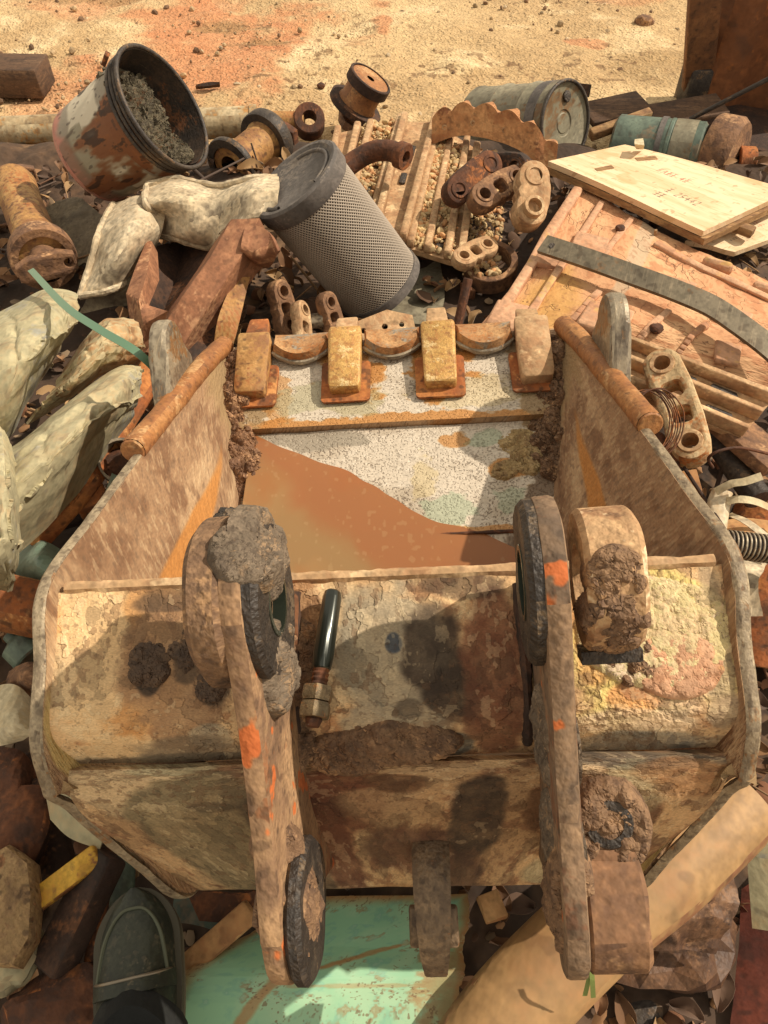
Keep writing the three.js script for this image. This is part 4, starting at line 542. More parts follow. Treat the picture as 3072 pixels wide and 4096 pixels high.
grit('gravel', 'stony red and grey dirt packed between the track shoe ribs', [[V(-0.059, 0.245, -2.542), V(0.052, 0.245, -2.554), V(-0.039, 0.245, -2.065), V(-0.132, 0.245, -2.065)], [V(0.174, 0.245, -2.444), V(0.247, 0.245, -2.385), V(0.191, 0.245, -1.793), V(0.076, 0.245, -1.857)], [V(0.162, 0.245, -2.444), V(0.198, 0.245, -2.414), V(0.106, 0.245, -1.835), V(0.07, 0.245, -1.857)], [V(0.267, 0.2, -2.414), V(0.364, 0.2, -2.193), V(0.311, 0.2, -1.775), V(0.212, 0.2, -1.775)]], 2600, 61, M.grit);
{ const g = thing('elbow_pipe', 'rusty bent pipe elbow behind the air filter', 'pipe'), q = [V(-0.123, 0.32, -2.1), V(-0.078, 0.34, -2.128), V(-0.032, 0.36, -2.136), V(0.016, 0.37, -2.122), V(0.049, 0.37, -2.096)]; part('tube', rough(tube(q, 0.028, 40, 20), 0.001, 30, 3), M.rust, g); const d = q[4].clone().sub(q[3]).normalize(); part('collar', rough(ring(q[4].clone().addScaledVector(d, -0.012), q[4].clone().addScaledVector(d, 0.016), 0.036, 0.017, 30), 0.001, 40, 4), M.rust, g); rebase(g); }
// ------------------------------------------------------------------ sprocket rim, loose chain links
{
  const g = thing('sprocket_segment', 'curved rusty sprocket segment with scalloped edge lying against the drum', 'sprocket'), n = 36;
  const ax = new THREE.CatmullRomCurve3([V(0.146, 0.3, -2.405), V(0.227, 0.33, -2.398), V(0.321, 0.34, -2.359), V(0.413, 0.33, -2.299), V(0.513, 0.27, -2.265)]);
  part('rim', rough(sheet(72, 10, (u, v) => { const p = ax.getPoint(u), k = Math.pow(Math.abs(Math.sin(u * Math.PI * 5.5)), 0.8) * 0.022 * (1 - v); return p.add(V(0, 0.03 + k - v * 0.066, 0.008 + v * 0.03)); }, 0.05), 0.002, 24, 3), grime({ cols: [[182, 132, 88], [196, 150, 104], [150, 100, 64], [128, 84, 56]], seed: 1095, f: 5, tile: 0.4, speck: 0.2, bump: 0.003 }), g);
  for (const u of [0.12, 0.36, 0.6, 0.84]) { const p = ax.getPoint(u).add(V(0, -0.005, 0.022)); part('bolt_hole', ring(p.clone().add(V(0, 0, -0.004)), p.clone().add(V(0, 0.002, 0.004)), 0.008, 0.004, 16), M.dusty, g); }
  rebase(g);
}
link(V(0.195, 0.33, -1.977), V(0.283, 0.36, -2.055), V(0.1, 0.6, 0.8), 0.075, 0.05, M.rust, 'brown track link over the stony shoe, leftmost of the link cluster', { seed: 4 });
link(V(0.262, 0.33, -1.942), V(0.355, 0.34, -2.014), V(-0.2, 0.7, 0.7), 0.075, 0.05, M.dustyDark, 'dusty track link lying in the middle of the link cluster', { seed: 5, win: 1 });
link(V(0.287, 0.33, -2.099), V(0.367, 0.36, -2.055), V(0, 0.5, 0.85), 0.07, 0.045, M.rustDark, 'dark track link at the back of the link cluster below the sprocket', { seed: 6 });
link(V(0.389, 0.38, -1.946), V(0.38, 0.33, -1.87), V(0.1, 0.55, 0.85), 0.085, 0.06, M.dusty, 'pale dusty track link standing right of the link cluster', { seed: 7, win: 1, boss: 2 });
link(V(0.205, 0.27, -1.756), V(0.27, 0.27, -1.808), V(-0.1, 0.9, 0.4), 0.06, 0.03, M.dusty, 'small dusty link bracket at the near end of the stony shoe', { seed: 8, win: 1 });
{ const p = V(0.292, 0.17, -1.835); lone('cup_ring', rough(ring(p, p.clone().add(V(-0.005, 0.05, 0.01)), 0.075, 0.058, 36), 0.001, 30, 3), M.dustyDark, 'dusty metal ring under the small link bracket', 'ring'); }
lone('steel_rod', rough(rod(V(0.174, 0.24, -1.495), V(0.201, 0.34, -1.573), 0.011, 14), 0.001, 40, 3), M.rust, 'short rusty rod pointing up behind the bucket teeth', 'rod');
{ const q = [[V(0.02, 0.16, -1.919), V(0.159, 0.16, -1.919)], [V(0.026, 0.16, -1.749), V(0.162, 0.17, -1.735)], [V(-0.036, 0.15, -1.644), V(0.134, 0.16, -1.631)]]; lone('painted_panel', drape(q, 0.008, 0.003, 10, 3), M.greyPaint, 'pale green dented panel below the air filter end', 'panel'); }
{ const m = basis(V(-0.074, 0.2, -1.5), V(0.099, 0.2, -1.544).sub(V(-0.074, 0.2, -1.5)), V(0.1, 0.5, -1)); lone('perforated_plate', rough(slab([[0, 0], [0.16, 0], [0.16, 0.05], [0.10, 0.075], [0.01, 0.055]], [[0.03, 0.03, 0.007], [0.085, 0.032, 0.007], [0.128, 0.03, 0.006]], 0.006, m, 0.001), 0.001, 20, 3), M.dusty, 'small dusty plate with round holes behind the middle bucket teeth', 'plate'); }
link(V(-0.254, 0.3, -1.573), V(-0.239, 0.24, -1.521), V(0.75, 0.35, 0.55), 0.06, 0.035, M.dustyDark, 'brown track link standing left of the filter, behind the first tooth gap', { seed: 9, win: 1, group: 'links under the filter' });
link(V(-0.202, 0.28, -1.528), V(-0.193, 0.24, -1.447), V(0.85, 0.3, 0.45), 0.05, 0.03, M.dusty, 'tan track link upright beside the second bucket tooth', { seed: 10, win: 1, group: 'links under the filter' });
link(V(-0.139, 0.28, -1.559), V(-0.12, 0.22, -1.519), V(0.8, 0.4, 0.5), 0.055, 0.03, M.dustyDark, 'track link tucked under the lower end of the air filter', { seed: 11, win: 1, group: 'links under the filter' });
lone('chain_pin', rod(V(-0.215, 0.24, -1.53), V(-0.133, 0.25, -1.538), 0.018, 20), M.steel, 'smooth steel pin bridging the links under the filter', 'pin');

// ------------------------------------------------------------------ drums, timber and machine frame at the upper right
{
  const g = thing('steel_drum', 'grey-green steel drum lying on its side behind the sprocket', 'drum'), a = V(0.363, 0.065, -2.906), b = V(0.615, 0.196, -2.651), R = 0.128, d = b.clone().sub(a).normalize();
  part('body', lathe([[0.01, 0], [R, 0], [R + 0.004, 0.02], [R, 0.05], [R, 0.32], [R + 0.005, 0.35], [R, 0.38], [R, 0.66], [R + 0.005, 0.69], [R, 0.72], [R, 0.97], [R - 0.004, 0.98]], a, b, 56), M.greyPaint, g);
  part('chime', new THREE.TorusGeometry(R, 0.006, 10, 64).rotateX(Math.PI / 2).translate(0, a.distanceTo(b), 0).applyMatrix4(along(a, b)), M.darkSteel, g);
  const lid = part('lid', lathe([[0.001, 0.975], [0.03, 0.975], [0.033, 0.968], [0.04, 0.968], [0.043, 0.978], [R - 0.012, 0.978], [R - 0.004, 0.99]], a, b, 56), M.greyPaint, g);
  const x = V(0, 1, 0).cross(d).normalize(), y = d.clone().cross(x); const at = (u, v) => b.clone().addScaledVector(x, u * R).addScaledVector(y, v * R).addScaledVector(d, -0.007);
  part('bung', rough(rod(at(0.2, 0.6), at(0.2, 0.6).addScaledVector(d, 0.008), 0.018, 20), 0.002, 60), M.grease, lid); part('bung', rod(at(-0.15, -0.7), at(-0.15, -0.7).addScaledVector(d, 0.006), 0.012, 20), M.grease, lid);
  part('drum_band', lathe([[R, 0.80], [R + 0.003, 0.80], [R + 0.003, 0.9], [R, 0.9]], a, b, 56), M.rubber, g);
  rebase(g);
}
{
  const g = thing('teal_drum', 'teal canister on its side behind the plywood sheet', 'canister'), a = V(0.804, 0.1, -2.678), b = V(1.072, 0.13, -2.556), R = 0.105;
  part('body', lathe([[0.01, 0], [R - 0.01, 0], [R, 0.03], [R, 0.6], [R + 0.003, 0.61], [R + 0.003, 0.64], [R, 0.65], [R, 0.97], [R - 0.01, 1], [0.01, 1]], a, b, 48), M.teal, g);
  part('strap_band', lathe([[R + 0.001, 0.5], [R + 0.005, 0.5], [R + 0.005, 0.56], [R + 0.001, 0.56]], a, b, 48), M.rubber, g); part('label_sheet', lathe([[R + 0.001, 0.66], [R + 0.0025, 0.66], [R + 0.0025, 0.9], [R + 0.001, 0.9]], a, b, 48), M.greyPaint, g); rebase(g);
  const h = thing('reel', 'grey flanged reel with a rusty hub at the end of the teal canister', 'reel'), p = V(1.104, 0.12, -2.575), q = V(1.179, 0.13, -2.519), r = V(1.232, 0.13, -2.513); part('drum', rough(lathe([[0.02, 0], [0.13, 0], [0.135, 0.1], [0.135, 0.8], [0.12, 1], [0.02, 1]], p, q, 48), 0.001, 20), M.dustyDark, h); part('hub', ring(q, r, 0.05, 0.03, 32), M.rustBright, h); rebase(h);
}
lone('dark_plank', rough(bar(V(0.711, 0.16, -2.782), V(0.932, 0.17, -2.859), 0.13, 0.022, V(0, 1, 0.1), 0.15), 0.001, 20), M.woodDark, 'dark red-brown plank leaning on the steel drum lid', 'plank');
lone('timber_batten', rough(bar(V(0.705, 0.16, -2.642), V(0.914, 0.2, -2.713), 0.03, 0.035, V(0, 1, 0.3)), 0.001, 20), M.wood, 'pale timber batten under the dark plank', 'batten');
lone('dark_board', rough(bar(V(0.855, 0.14, -2.784), V(1.225, 0.15, -2.889), 0.11, 0.02, V(0, 1, 0.2)), 0.001, 20), M.woodDark, 'wide dark board running from the plank to the machine frame', 'board');
lone('pipe_stub', rough(ring(V(0.683, 0.1, -3.08), V(0.69, 0.14, -3.093), 0.04, 0.028, 26), 0.001, 30), M.rustDark, 'dark pipe stub standing behind the steel drum, left of a pair', 'pipe stub', 'pipe stubs behind the drum');
lone('pipe_stub', rough(ring(V(0.743, 0.1, -3.069), V(0.747, 0.14, -3.085), 0.04, 0.028, 26), 0.001, 30), M.rustDark, 'dark pipe stub standing behind the steel drum, right of a pair', 'pipe stub', 'pipe stubs behind the drum');
{
  const g = thing('machine_frame', 'tall rusty steel machine frame at the upper right edge', 'machine frame');
  const fm = grime({ cols: [[126, 78, 46], [146, 92, 52], [98, 64, 44], [164, 96, 44]], seed: 1101, f: 4, tile: 1.1, speck: 0.2, bump: 0.004 });
  part('side_panel', rough(sheet(40, 40, (u, v) => V(1.214, 0, -3.058).lerp(V(1.677, 0, -2.835), u).add(V(0.03 * v, v * 1.15 - 0.02, -0.16 + 0.05 * Math.sin(u * 9)))  , 0.02), 0.006, 4, 3), fm, g);
  part('post', rough(bar(V(1.256, 0, -3.214), V(1.086, 0.55, -3.057), 0.11, 0.05, V(0, 0, 1)), 0.003, 8, 4), grime({ cols: [[126, 84, 52], [142, 98, 62], [98, 66, 44]], seed: 1111, f: 4, tile: 0.5 }), g);
  part('post_foot', rough(flat(new RoundedBoxGeometry(0.16, 0.17, 0.14, 5, 0.012)).translate(V(1.259, 0, -3.226).x, 0.08, V(1.259, 0, -3.226).z + 0.02), 0.006, 14, 5), M.darkSteel, g);
  part('brace_rod', rod(V(1.064, 0.12, -2.805), V(1.327, 0.34, -2.717), 0.008, 12), M.darkSteel, g);
  part('base_plate', rough(bar(V(1.194, 0.03, -3.017), V(1.541, 0.03, -2.88), 0.34, 0.03, V(0, 1, 0)), 0.004, 10, 6), M.rustDark, g);
  rebase(g);
}
// ------------------------------------------------------------------ plywood sheets
{
  const rows = (a, b, c, d) => [a, b, c, d], ply = painted(1024, 512, (u, v, o) => {
    const a = fb(u * 3, v * 14, 1201, 5), b = fb(u * 12, v * 70, 1211, 3), k = fb(u * 5, v * 4, 1221, 4); set(o, [234, 208, 172]); over(o, [222, 190, 150], clamp((a - 0.5) * 4 + 0.3)); over(o, [186, 154, 108], step(0.6, 0.8, b) * 0.5); over(o, [190, 150, 100], step(0.62, 0.72, k) * 0.4); over(o, [150, 110, 76], step(0.75, 0.85, fb(u * 40, v * 24, 1231, 2)) * 0.35); o.h = 0.4 + 0.3 * b + 0.2 * a;
    // hand-written marks: a red line and a black line
    const seg = (x0, y0, x1, y1, w, c, t) => { const dx = x1 - x0, dy = (y1 - y0) * 0.5, px = u - x0, py = (v - y0) * 0.5, l = dx * dx + dy * dy, q = clamp((px * dx + py * dy) / l); if (Math.hypot(px - q * dx, py - q * dy) < w) over(o, c, t); };
    const hand = (x, y, s, L, c, t) => { for (const [i, st] of L.entries()) for (const [a0, b0, a1, b1] of st) seg(x + (i * 0.85 + a0 * 0.62) * s, y + b0 * s * 2.1 + i * s * 0.12, x + (i * 0.85 + a1 * 0.62) * s, y + b1 * s * 2.1 + i * s * 0.12, 0.0020, c, t); };
    const l1 = [[0, 0, 0, 1], [0, 0.5, 0.5, 0.5], [0.5, 0, 0.5, 1]], l2 = [[0, 1, 0.5, 0], [0.5, 0, 1, 1], [0.2, 0.6, 0.8, 0.6]], l3 = [[0, 0, 0.9, 0], [0, 0.5, 0.9, 0.5], [0.45, 0, 0.45, 1], [0, 1, 0.9, 1]], d2 = [[0, 0.1, 0.7, 0], [0.7, 0, 0.7, 0.4], [0.7, 0.4, 0, 1], [0, 1, 0.8, 1]], d5 = [[0.8, 0, 0.1, 0], [0.1, 0, 0.1, 0.5], [0.1, 0.5, 0.8, 0.6], [0.8, 0.6, 0.1, 1]], d4 = [[0.6, 0, 0, 0.6], [0, 0.6, 0.9, 0.6], [0.6, 0.3, 0.6, 1]];
    if (u > 0.1 && u < 0.98) { hand(0.40, 0.34, 0.034, [l1, l2, l3, l3, [], d4, l3], [160, 70, 58], 0.75); hand(0.15, 0.13, 0.03, [l2, l1, l2, l3, l1, l2, l1], [190, 120, 96], 0.4); hand(0.60, 0.62, 0.036, [l3, [], d2, d5, d4, d4, d2], [66, 56, 50], 0.75); hand(0.59, 0.74, 0.034, [l3, l3], [70, 58, 52], 0.7); }
  }, { bump: 0.001, rough: 0.85 });
  const A = V(0.48, 0.3, -2.2), B = V(0.729, 0.29, -2.318), C = V(1.144, 0.3, -2.047), D = V(0.837, 0.31, -1.826), th = 0.016;
  const flatPly = (A, B, C, D, th) => { const at = (u, v) => A.clone().lerp(B, v).lerp(D.clone().lerp(C, v), u); return [at, sheet(40, 20, (u, v) => { const p = at(u, 1 - v); return p.add(V(0, 0.003 * Math.sin(u * 5), 0)); }, th)]; };
  const [at, g0] = flatPly(A, B, C, D, th), g = thing('plywood_sheet', 'pale plywood sheet with red and black handwriting, on top', 'plywood', 'plywood sheets');
  part('top_face', g0, ply, g);
  part('hand_hole', bar(V(0.609, 0.303, -2.143), V(0.661, 0.303, -2.162), 0.017, 0.003, V(0, 1, 0), 0.3), M.wood, g); part('hand_hole', bar(V(0.739, 0.298, -2.211), V(0.802, 0.298, -2.224), 0.02, 0.003, V(0, 1, 0), 0.3), M.wood, g); rebase(g);
  const sub = (dx, dy, dz) => [A, B, C, D].map(p => p.clone().add(V(dx, dy, dz)));
  const g1 = thing('plywood_sheet', 'plywood sheet directly under the written one', 'plywood', 'plywood sheets'); part('face', flatPly(...sub(0.006, -0.018, 0.01), 0.018)[1], M.wood, g1); rebase(g1);
  const g2 = thing('plywood_sheet', 'lowest plywood sheet sticking out at the right edge', 'plywood', 'plywood sheets'); part('face', flatPly(V(0.827, 0.235, -1.894), V(1.093, 0.235, -2.107), V(1.214, 0.235, -1.986), V(0.951, 0.235, -1.846), 0.014)[1], ply, g2); rebase(g2);
  lone('timber_offcut', rough(bar(V(0.933, 0.262, -1.946), V(1.003, 0.262, -1.89), 0.03, 0.024, V(0, 1, 0)), 0.001, 20), M.wood, 'short timber offcut between the plywood sheets', 'offcut');
  lone('cardboard_tab', drape([[V(0.74, 0.33, -2.271), V(0.766, 0.33, -2.277)], [V(0.728, 0.335, -2.228), V(0.756, 0.335, -2.223)], [V(0.752, 0.3, -2.27), V(0.773, 0.3, -2.27)]], 0.002, 0.004, 20, 4, 10, 10), M.paper, 'folded white paper tab standing on the plywood sheet', 'paper');
}
// ------------------------------------------------------------------ big mud-covered panel with the spring leaf on it
{
  const g = thing('muddy_panel', 'large ribbed machine panel covered in dried pinkish mud', 'panel'), P = [[V(0.568, 0.26, -2.159), V(0.666, 0.26, -2.02), V(0.812, 0.25, -1.854), V(0.939, 0.24, -1.759), V(1.105, 0.22, -1.648)], [V(0.438, 0.27, -1.884), V(0.531, 0.28, -1.772), V(0.679, 0.28, -1.623), V(0.817, 0.27, -1.527), V(0.995, 0.25, -1.431)], [V(0.304, 0.27, -1.599), V(0.416, 0.29, -1.563), V(0.564, 0.3, -1.471), V(0.721, 0.28, -1.42), V(0.947, 0.25, -1.351)], [V(0.192, 0.25, -1.44), V(0.323, 0.27, -1.408), V(0.519, 0.27, -1.421), V(0.687, 0.25, -1.374), V(0.913, 0.22, -1.306)]];
  const cs = P.map(r => new THREE.CatmullRomCurve3(r)), at = (u, v) => new THREE.CatmullRomCurve3(cs.map(c => c.getPoint(u))).getPoint(v);
  const mudMat = painted(1024, 768, (u, v, o) => {
    const a = fb(u * 7, v * 6, 1301, 5), b = fb(u * 26, v * 22, 1311, 4), c = fb(u * 80, v * 70, 1321, 2), cr = Math.abs(fb(u * 9 + 2, v * 9, 1331, 4) - 0.5);
    set(o, [200, 150, 110]); over(o, [210, 166, 124], clamp((a - 0.5) * 5 + 0.3)); over(o, [180, 124, 86], step(0.52, 0.66, b) * 0.7); over(o, [196, 150, 82], step(0.0, 0.4, 1 - Math.hypot((u - 0.22) / 0.16, (v - 0.72) / 0.3) + (a - 0.5)) * 0.7); over(o, [186, 168, 142], step(0, 0.3, 1 - Math.abs(u - 0.42 - 0.1 * (v - 0.5)) / 0.03 - (v > 0.6 ? 1 : 0) + (a - 0.5)) * 0.7);
    over(o, [112, 76, 54], (1 - step(0, 0.008, cr)) * 0.6 * step(0.42, 0.55, a)); over(o, [140, 92, 64], step(0.64, 0.74, c) * 0.3); o.h = 0.35 * a + 0.3 * b + 0.2 * c + 0.15 - (1 - step(0, 0.01, cr)) * 0.3;
  }, { bump: 0.008 });
  part('mud_skin', sheet(130, 110, (u, v) => { const p = at(u, v); return p.add(V(0.004 * n3(p.z * 18, u * 6, 3, 12), 0.012 * n3(p.x * 9, p.z * 9, 1, 10) + 0.006 * n3(p.x * 30, p.z * 30, 1, 11), 0.006 * n3(p.x * 14, p.z * 14, 2, 12))); }, 0.03), mudMat, g);
  const mudMat2 = M.pinkMud, rib = (u0, v0, u1, v1, w, h) => part('rib', rough((() => { const q = []; for (let i = 0; i <= 6; i++) q.push(at(mix(u0, u1, i / 6), mix(v0, v1, i / 6)).add(V(0, h * 0.3, 0))); return merge(q.slice(1).map((p, i) => bar(q[i], p.clone().lerp(q[i], -0.06), w, h, V(0, 1, 0), 0.3))); })(), 0.005, 26, u0 * 9), mudMat2, g);
  rib(0.03, 0.06, 0.03, 0.98, 0.026, 0.022); rib(0.17, 0.04, 0.19, 0.95, 0.02, 0.014); rib(0.31, 0.03, 0.30, 0.4, 0.016, 0.010); rib(0.37, 0.55, 0.35, 0.95, 0.02, 0.014); rib(0.42, 0.10, 0.98, 0.13, 0.022, 0.012); rib(0.60, 0.5, 0.59, 0.9, 0.014, 0.010); rib(0.74, 0.5, 0.73, 0.92, 0.016, 0.014);
  const pad = (u, v, lx, lz, h, a) => { const p = at(u, v); part('raised_pad', rough(flat(new RoundedBoxGeometry(lx, h, lz, 5, h * 0.35)).rotateY(a).translate(p.x, p.y + h * 0.3, p.z), 0.006, 22, u * 20), M.pinkMud, g); };
  pad(0.10, 0.45, 0.07, 0.10, 0.02, -0.4); pad(0.24, 0.3, 0.09, 0.08, 0.018, -0.4); pad(0.66, 0.07, 0.075, 0.022, 0.03, -0.45); pad(0.86, 0.09, 0.09, 0.024, 0.03, -0.45); pad(0.45, 0.78, 0.11, 0.11, 0.03, -0.5); pad(0.10, 0.82, 0.09, 0.1, 0.016, -0.4); pad(0.56, 0.3, 0.09, 0.08, 0.014, -0.45); pad(0.78, 0.35, 0.09, 0.07, 0.014, -0.45); pad(0.84, 0.75, 0.06, 0.07, 0.02, -0.3);
  for (const [u, v, r] of [[0.86, 0.5, 0.012], [0.62, 0.72, 0.016], [0.3, 0.14, 0.012]]) part('bolt_head', lump(at(u, v).add(V(0, 0.012, 0)), r, r * 0.7, r, u * 99 | 0, 2, 0.4), M.rust, g);
  rebase(g);
}
{
  const g = thing('spring_leaf', 'long grey steel spring leaf with a hole at its end, lying on the muddy panel', 'leaf spring'), q = [V(0.398, 0.335, -1.73), V(0.502, 0.345, -1.648), V(0.593, 0.35, -1.577), V(0.684, 0.35, -1.514), V(0.754, 0.345, -1.463), V(0.804, 0.335, -1.413), V(0.857, 0.32, -1.357), V(0.928, 0.29, -1.283)], c = new THREE.CatmullRomCurve3(q);
  const n = V(-0.1, 0.92, 0.38).normalize(); part('blade', rough(sheet(70, 8, (u, v) => { const p = c.getPoint(u), t = c.getTangent(u), s = t.clone().cross(n).normalize(); return p.addScaledVector(s, (0.5 - v) * -0.052); }, 0.011), 0.0004, 30, 2), grime({ contrast: 1.2, cols: [[120, 110, 92], [142, 130, 110], [98, 90, 76], [126, 100, 74]], seed: 1401, f: 4, tile: 0.5, scratch: 0.25, bump: 0.0006, rough: 0.4, metal: 0.4 }), g);
  const e = c.getPoint(0.03), d = c.getTangent(0.03); part('eye_hole', rod(e.clone().addScaledVector(n, -0.002), e.clone().addScaledVector(n, 0.0012), 0.0085, 20), M.grease, g); rebase(g);
}
// ------------------------------------------------------------------ right of the bucket
shoe(V(0.449, 0.34, -1.228), V(0.531, 0.34, -1.336), V(0.818, 0.31, -1.188), V(0.734, 0.29, -1.101), [0.06, 0.5, 0.94], M.dusty, 'dusty track shoe right of the bucket, near the pale track link', { holes: [[0.75, 0.72], [0.28, 0.78], [0.72, 0.45]], h: 0.03, w: 0.014 });
link(V(0.561, 0.4, -1.182), V(0.587, 0.36, -1.01), V(-0.25, 0.62, 0.74), 0.074, 0.055, grime({ cols: [[192, 166, 126], [206, 182, 142], [164, 116, 76], [180, 116, 66]], seed: 1411, f: 5, tile: 0.3, speck: 0.2, bump: 0.003 }), 'pale rusty track link with two windows, right of the bucket', { seed: 12, bore: M.dusty });
lone('rust_block', rough(bar(V(0.515, 0.3, -1.012), V(0.569, 0.31, -1.032), 0.09, 0.09, V(0, 1, 0), 0.2), 0.004, 20, 3), M.rust, 'rusty steel block under the lower end of the pale link', 'block');
{ const g = thing('wire_coil', 'loose coil of thin rusty wire beside the bucket rim', 'wire coil'), c = V(0.494, 0.4, -1.014); for (let k = 0; k < 7; k++) { const q = []; for (let i = 0; i < 14; i++) { const a = i / 14 * 6.283 + k; q.push(V(c.x + 0.045 * Math.cos(a) + 0.006 * n3(k, i, 2), c.y + 0.012 * k * 0.7 - 0.035 * Math.sin(a) + 0.01 * n3(i, k, 3), c.z + 0.05 * Math.sin(a) + 0.008 * k - 0.02)); } part('wire_loop', tube(q, 0.0013, 60, 5, true), M.rust, g); } rebase(g); }
lone('thin_rod', rod(V(0.572, 0.34, -0.975), V(0.599, 0.36, -0.811), 0.0035, 8), M.rustDark, 'thin dark rod crossing the litter right of the bucket', 'rod');
{ const a = V(0.51, 0.42, -0.747), b = V(0.697, 0.4, -0.733), g = thing('spring_hose', 'black hose wound with a steel spring guard right of the bucket', 'hose'), q = [], d = b.clone().sub(a), m4 = along(a, b), L = d.length(); part('hose', rod(a, b, 0.019, 24), M.rubber, g); for (let i = 0; i <= 26 * 14; i++) { const t = i / (26 * 14), an = i / 14 * 6.2832; q.push(V(Math.cos(an) * 0.022, t * L, Math.sin(an) * 0.022).applyMatrix4(m4)); } part('spring_guard', tube(q, 0.0021, 1100, 6), M.steel, g); rebase(g); }
{ const a = V(0.616, 0.36, -0.899), b = V(0.598, 0.33, -0.852), g = thing('plastic_cup', 'crushed white plastic cup in the litter right of the bucket', 'cup'), m4 = along(a, b); part('cup_wall', sheet(40, 12, (u, v) => { const r = mix(0.021, 0.031, v) * (1 + 0.12 * Math.sin(u * 19)), an = u * 6.2832; return V(Math.cos(an) * r * 0.75, v * 0.075, -Math.sin(an) * r).applyMatrix4(m4); }, 0.0012), M.whitePlastic, g); part('cup_base', rod(a, a.clone().lerp(b, 0.04), 0.02, 24), M.whitePlastic, g); rebase(g); }
const bands = [[[V(0.594, 0.38, -0.882), V(0.616, 0.4, -0.884), V(0.636, 0.41, -0.881), V(0.663, 0.42, -0.885)], 'pale packing strap end above the plastic cup', M.paper], [[V(0.614, 0.37, -0.869), V(0.634, 0.38, -0.865), V(0.671, 0.37, -0.865), V(0.737, 0.33, -0.865)], 'beige packing strap curving right of the plastic cup', M.paper], [[V(0.627, 0.34, -0.863), V(0.64, 0.36, -0.832), V(0.661, 0.36, -0.806), V(0.698, 0.34, -0.781)], 'beige packing strap below the plastic cup', M.canvas]];
for (const [q, l, m] of bands) lone('packing_strap', strap(q, 0.014, 0.0012, V(0.1, 1, 0.3), 40), m, l, 'strap', 'packing straps by the cup');
lone('bent_wire', tube([V(0.627, 0.34, -0.975), V(0.602, 0.38, -0.962), V(0.614, 0.4, -0.962), V(0.657, 0.4, -0.97), V(0.733, 0.38, -0.968)], 0.003, 50, 6), M.rust, 'bent rusty wire loop at the right edge above the straps', 'wire');
lone('dark_tube', rough(rod(V(0.718, 0.22, -1.188), V(0.766, 0.22, -0.992), 0.028, 24), 0.001, 20), M.darkSteel, 'dark greasy tube in the gap right of the pale link', 'tube');
lone('rust_angle', rough(bar(V(0.723, 0.27, -1.174), V(0.805, 0.26, -1.045), 0.10, 0.03, V(0.3, 1, 0), 0.1), 0.003, 14, 2), M.dustyDark, 'dusty angle plate at the right edge below the track shoe', 'angle plate');
lone('tan_offcut', rough(bar(V(0.581, 0.26, -0.998), V(0.629, 0.27, -0.999), 0.05, 0.02, V(0.2, 1, 0.2)), 0.001, 20), M.card, 'small tan offcut beside the bucket wall under the thin rod', 'offcut');
lone('cardboard_scrap', drape([[V(0.586, 0.28, -0.876), V(0.674, 0.29, -0.891), V(0.765, 0.28, -0.887)], [V(0.582, 0.29, -0.837), V(0.651, 0.31, -0.833), V(0.746, 0.29, -0.842)]], 0.003, 0.006, 14, 5, 30, 12), M.card, 'crumpled cardboard strip behind the spring hose', 'cardboard');
lone('cream_rag', drape([[V(0.622, 0.3, -0.809), V(0.692, 0.3, -0.789)], [V(0.606, 0.33, -0.729), V(0.644, 0.33, -0.725)], [V(0.62, 0.28, -0.685), V(0.66, 0.28, -0.685)]], 0.003, 0.012, 14, 6, 24, 24), M.canvas, 'cream rag hanging below the spring hose beside the bucket', 'rag');
lone('rust_drum_shell', fold([V(0.864, 0.1, -0.999), V(0.776, 0.14, -0.799), V(0.725, 0.1, -0.641)], 0.12, 0.10, 0.006, { amp: 0.008, seed: 7 }), M.rustBright, 'curved rusty shell at the right edge below the spring hose', 'shell');
const hem = (pts, r, sd) => rough(tube(pts, r, 60, 8), r * 0.4, 40, sd);
// ------------------------------------------------------------------ cloth, rusty sheets and tarpaulin on the left
lone('canvas_sack', [hem([V(-0.608, 0.405, -1.878), V(-0.538, 0.405, -1.91), V(-0.418, 0.425, -1.842), V(-0.326, 0.465, -1.8), V(-0.26, 0.465, -1.809)], 0.008, 3), hem([V(-0.608, 0.405, -1.878), V(-0.586, 0.42, -1.765), V(-0.571, 0.365, -1.794), V(-0.604, 0.305, -1.817)], 0.008, 4), hem([V(-0.604, 0.3, -1.821), V(-0.509, 0.34, -1.735), V(-0.44, 0.325, -1.726), V(-0.377, 0.395, -1.68), V(-0.312, 0.36, -1.746)], 0.009, 5), drape([[V(-0.61, 0.4, -1.891), V(-0.541, 0.4, -1.923), V(-0.42, 0.42, -1.855), V(-0.329, 0.46, -1.813), V(-0.261, 0.46, -1.822)], [V(-0.583, 0.42, -1.765), V(-0.496, 0.44, -1.772), V(-0.408, 0.43, -1.773), V(-0.315, 0.48, -1.712), V(-0.249, 0.48, -1.702)], [V(-0.571, 0.36, -1.802), V(-0.472, 0.41, -1.724), V(-0.406, 0.4, -1.72), V(-0.324, 0.45, -1.654), V(-0.261, 0.44, -1.67)], [V(-0.607, 0.3, -1.825), V(-0.507, 0.35, -1.725), V(-0.441, 0.33, -1.722), V(-0.378, 0.4, -1.676), V(-0.312, 0.36, -1.75)], [V(-0.616, 0.25, -1.882), V(-0.539, 0.25, -1.871), V(-0.467, 0.25, -1.849), V(-0.407, 0.28, -1.857), V(-0.322, 0.28, -1.868)]], 0.004, 0.013, 11, 3, 110, 90)], M.canvas, 'pale dirty canvas sack draped left of the air filter', 'canvas');
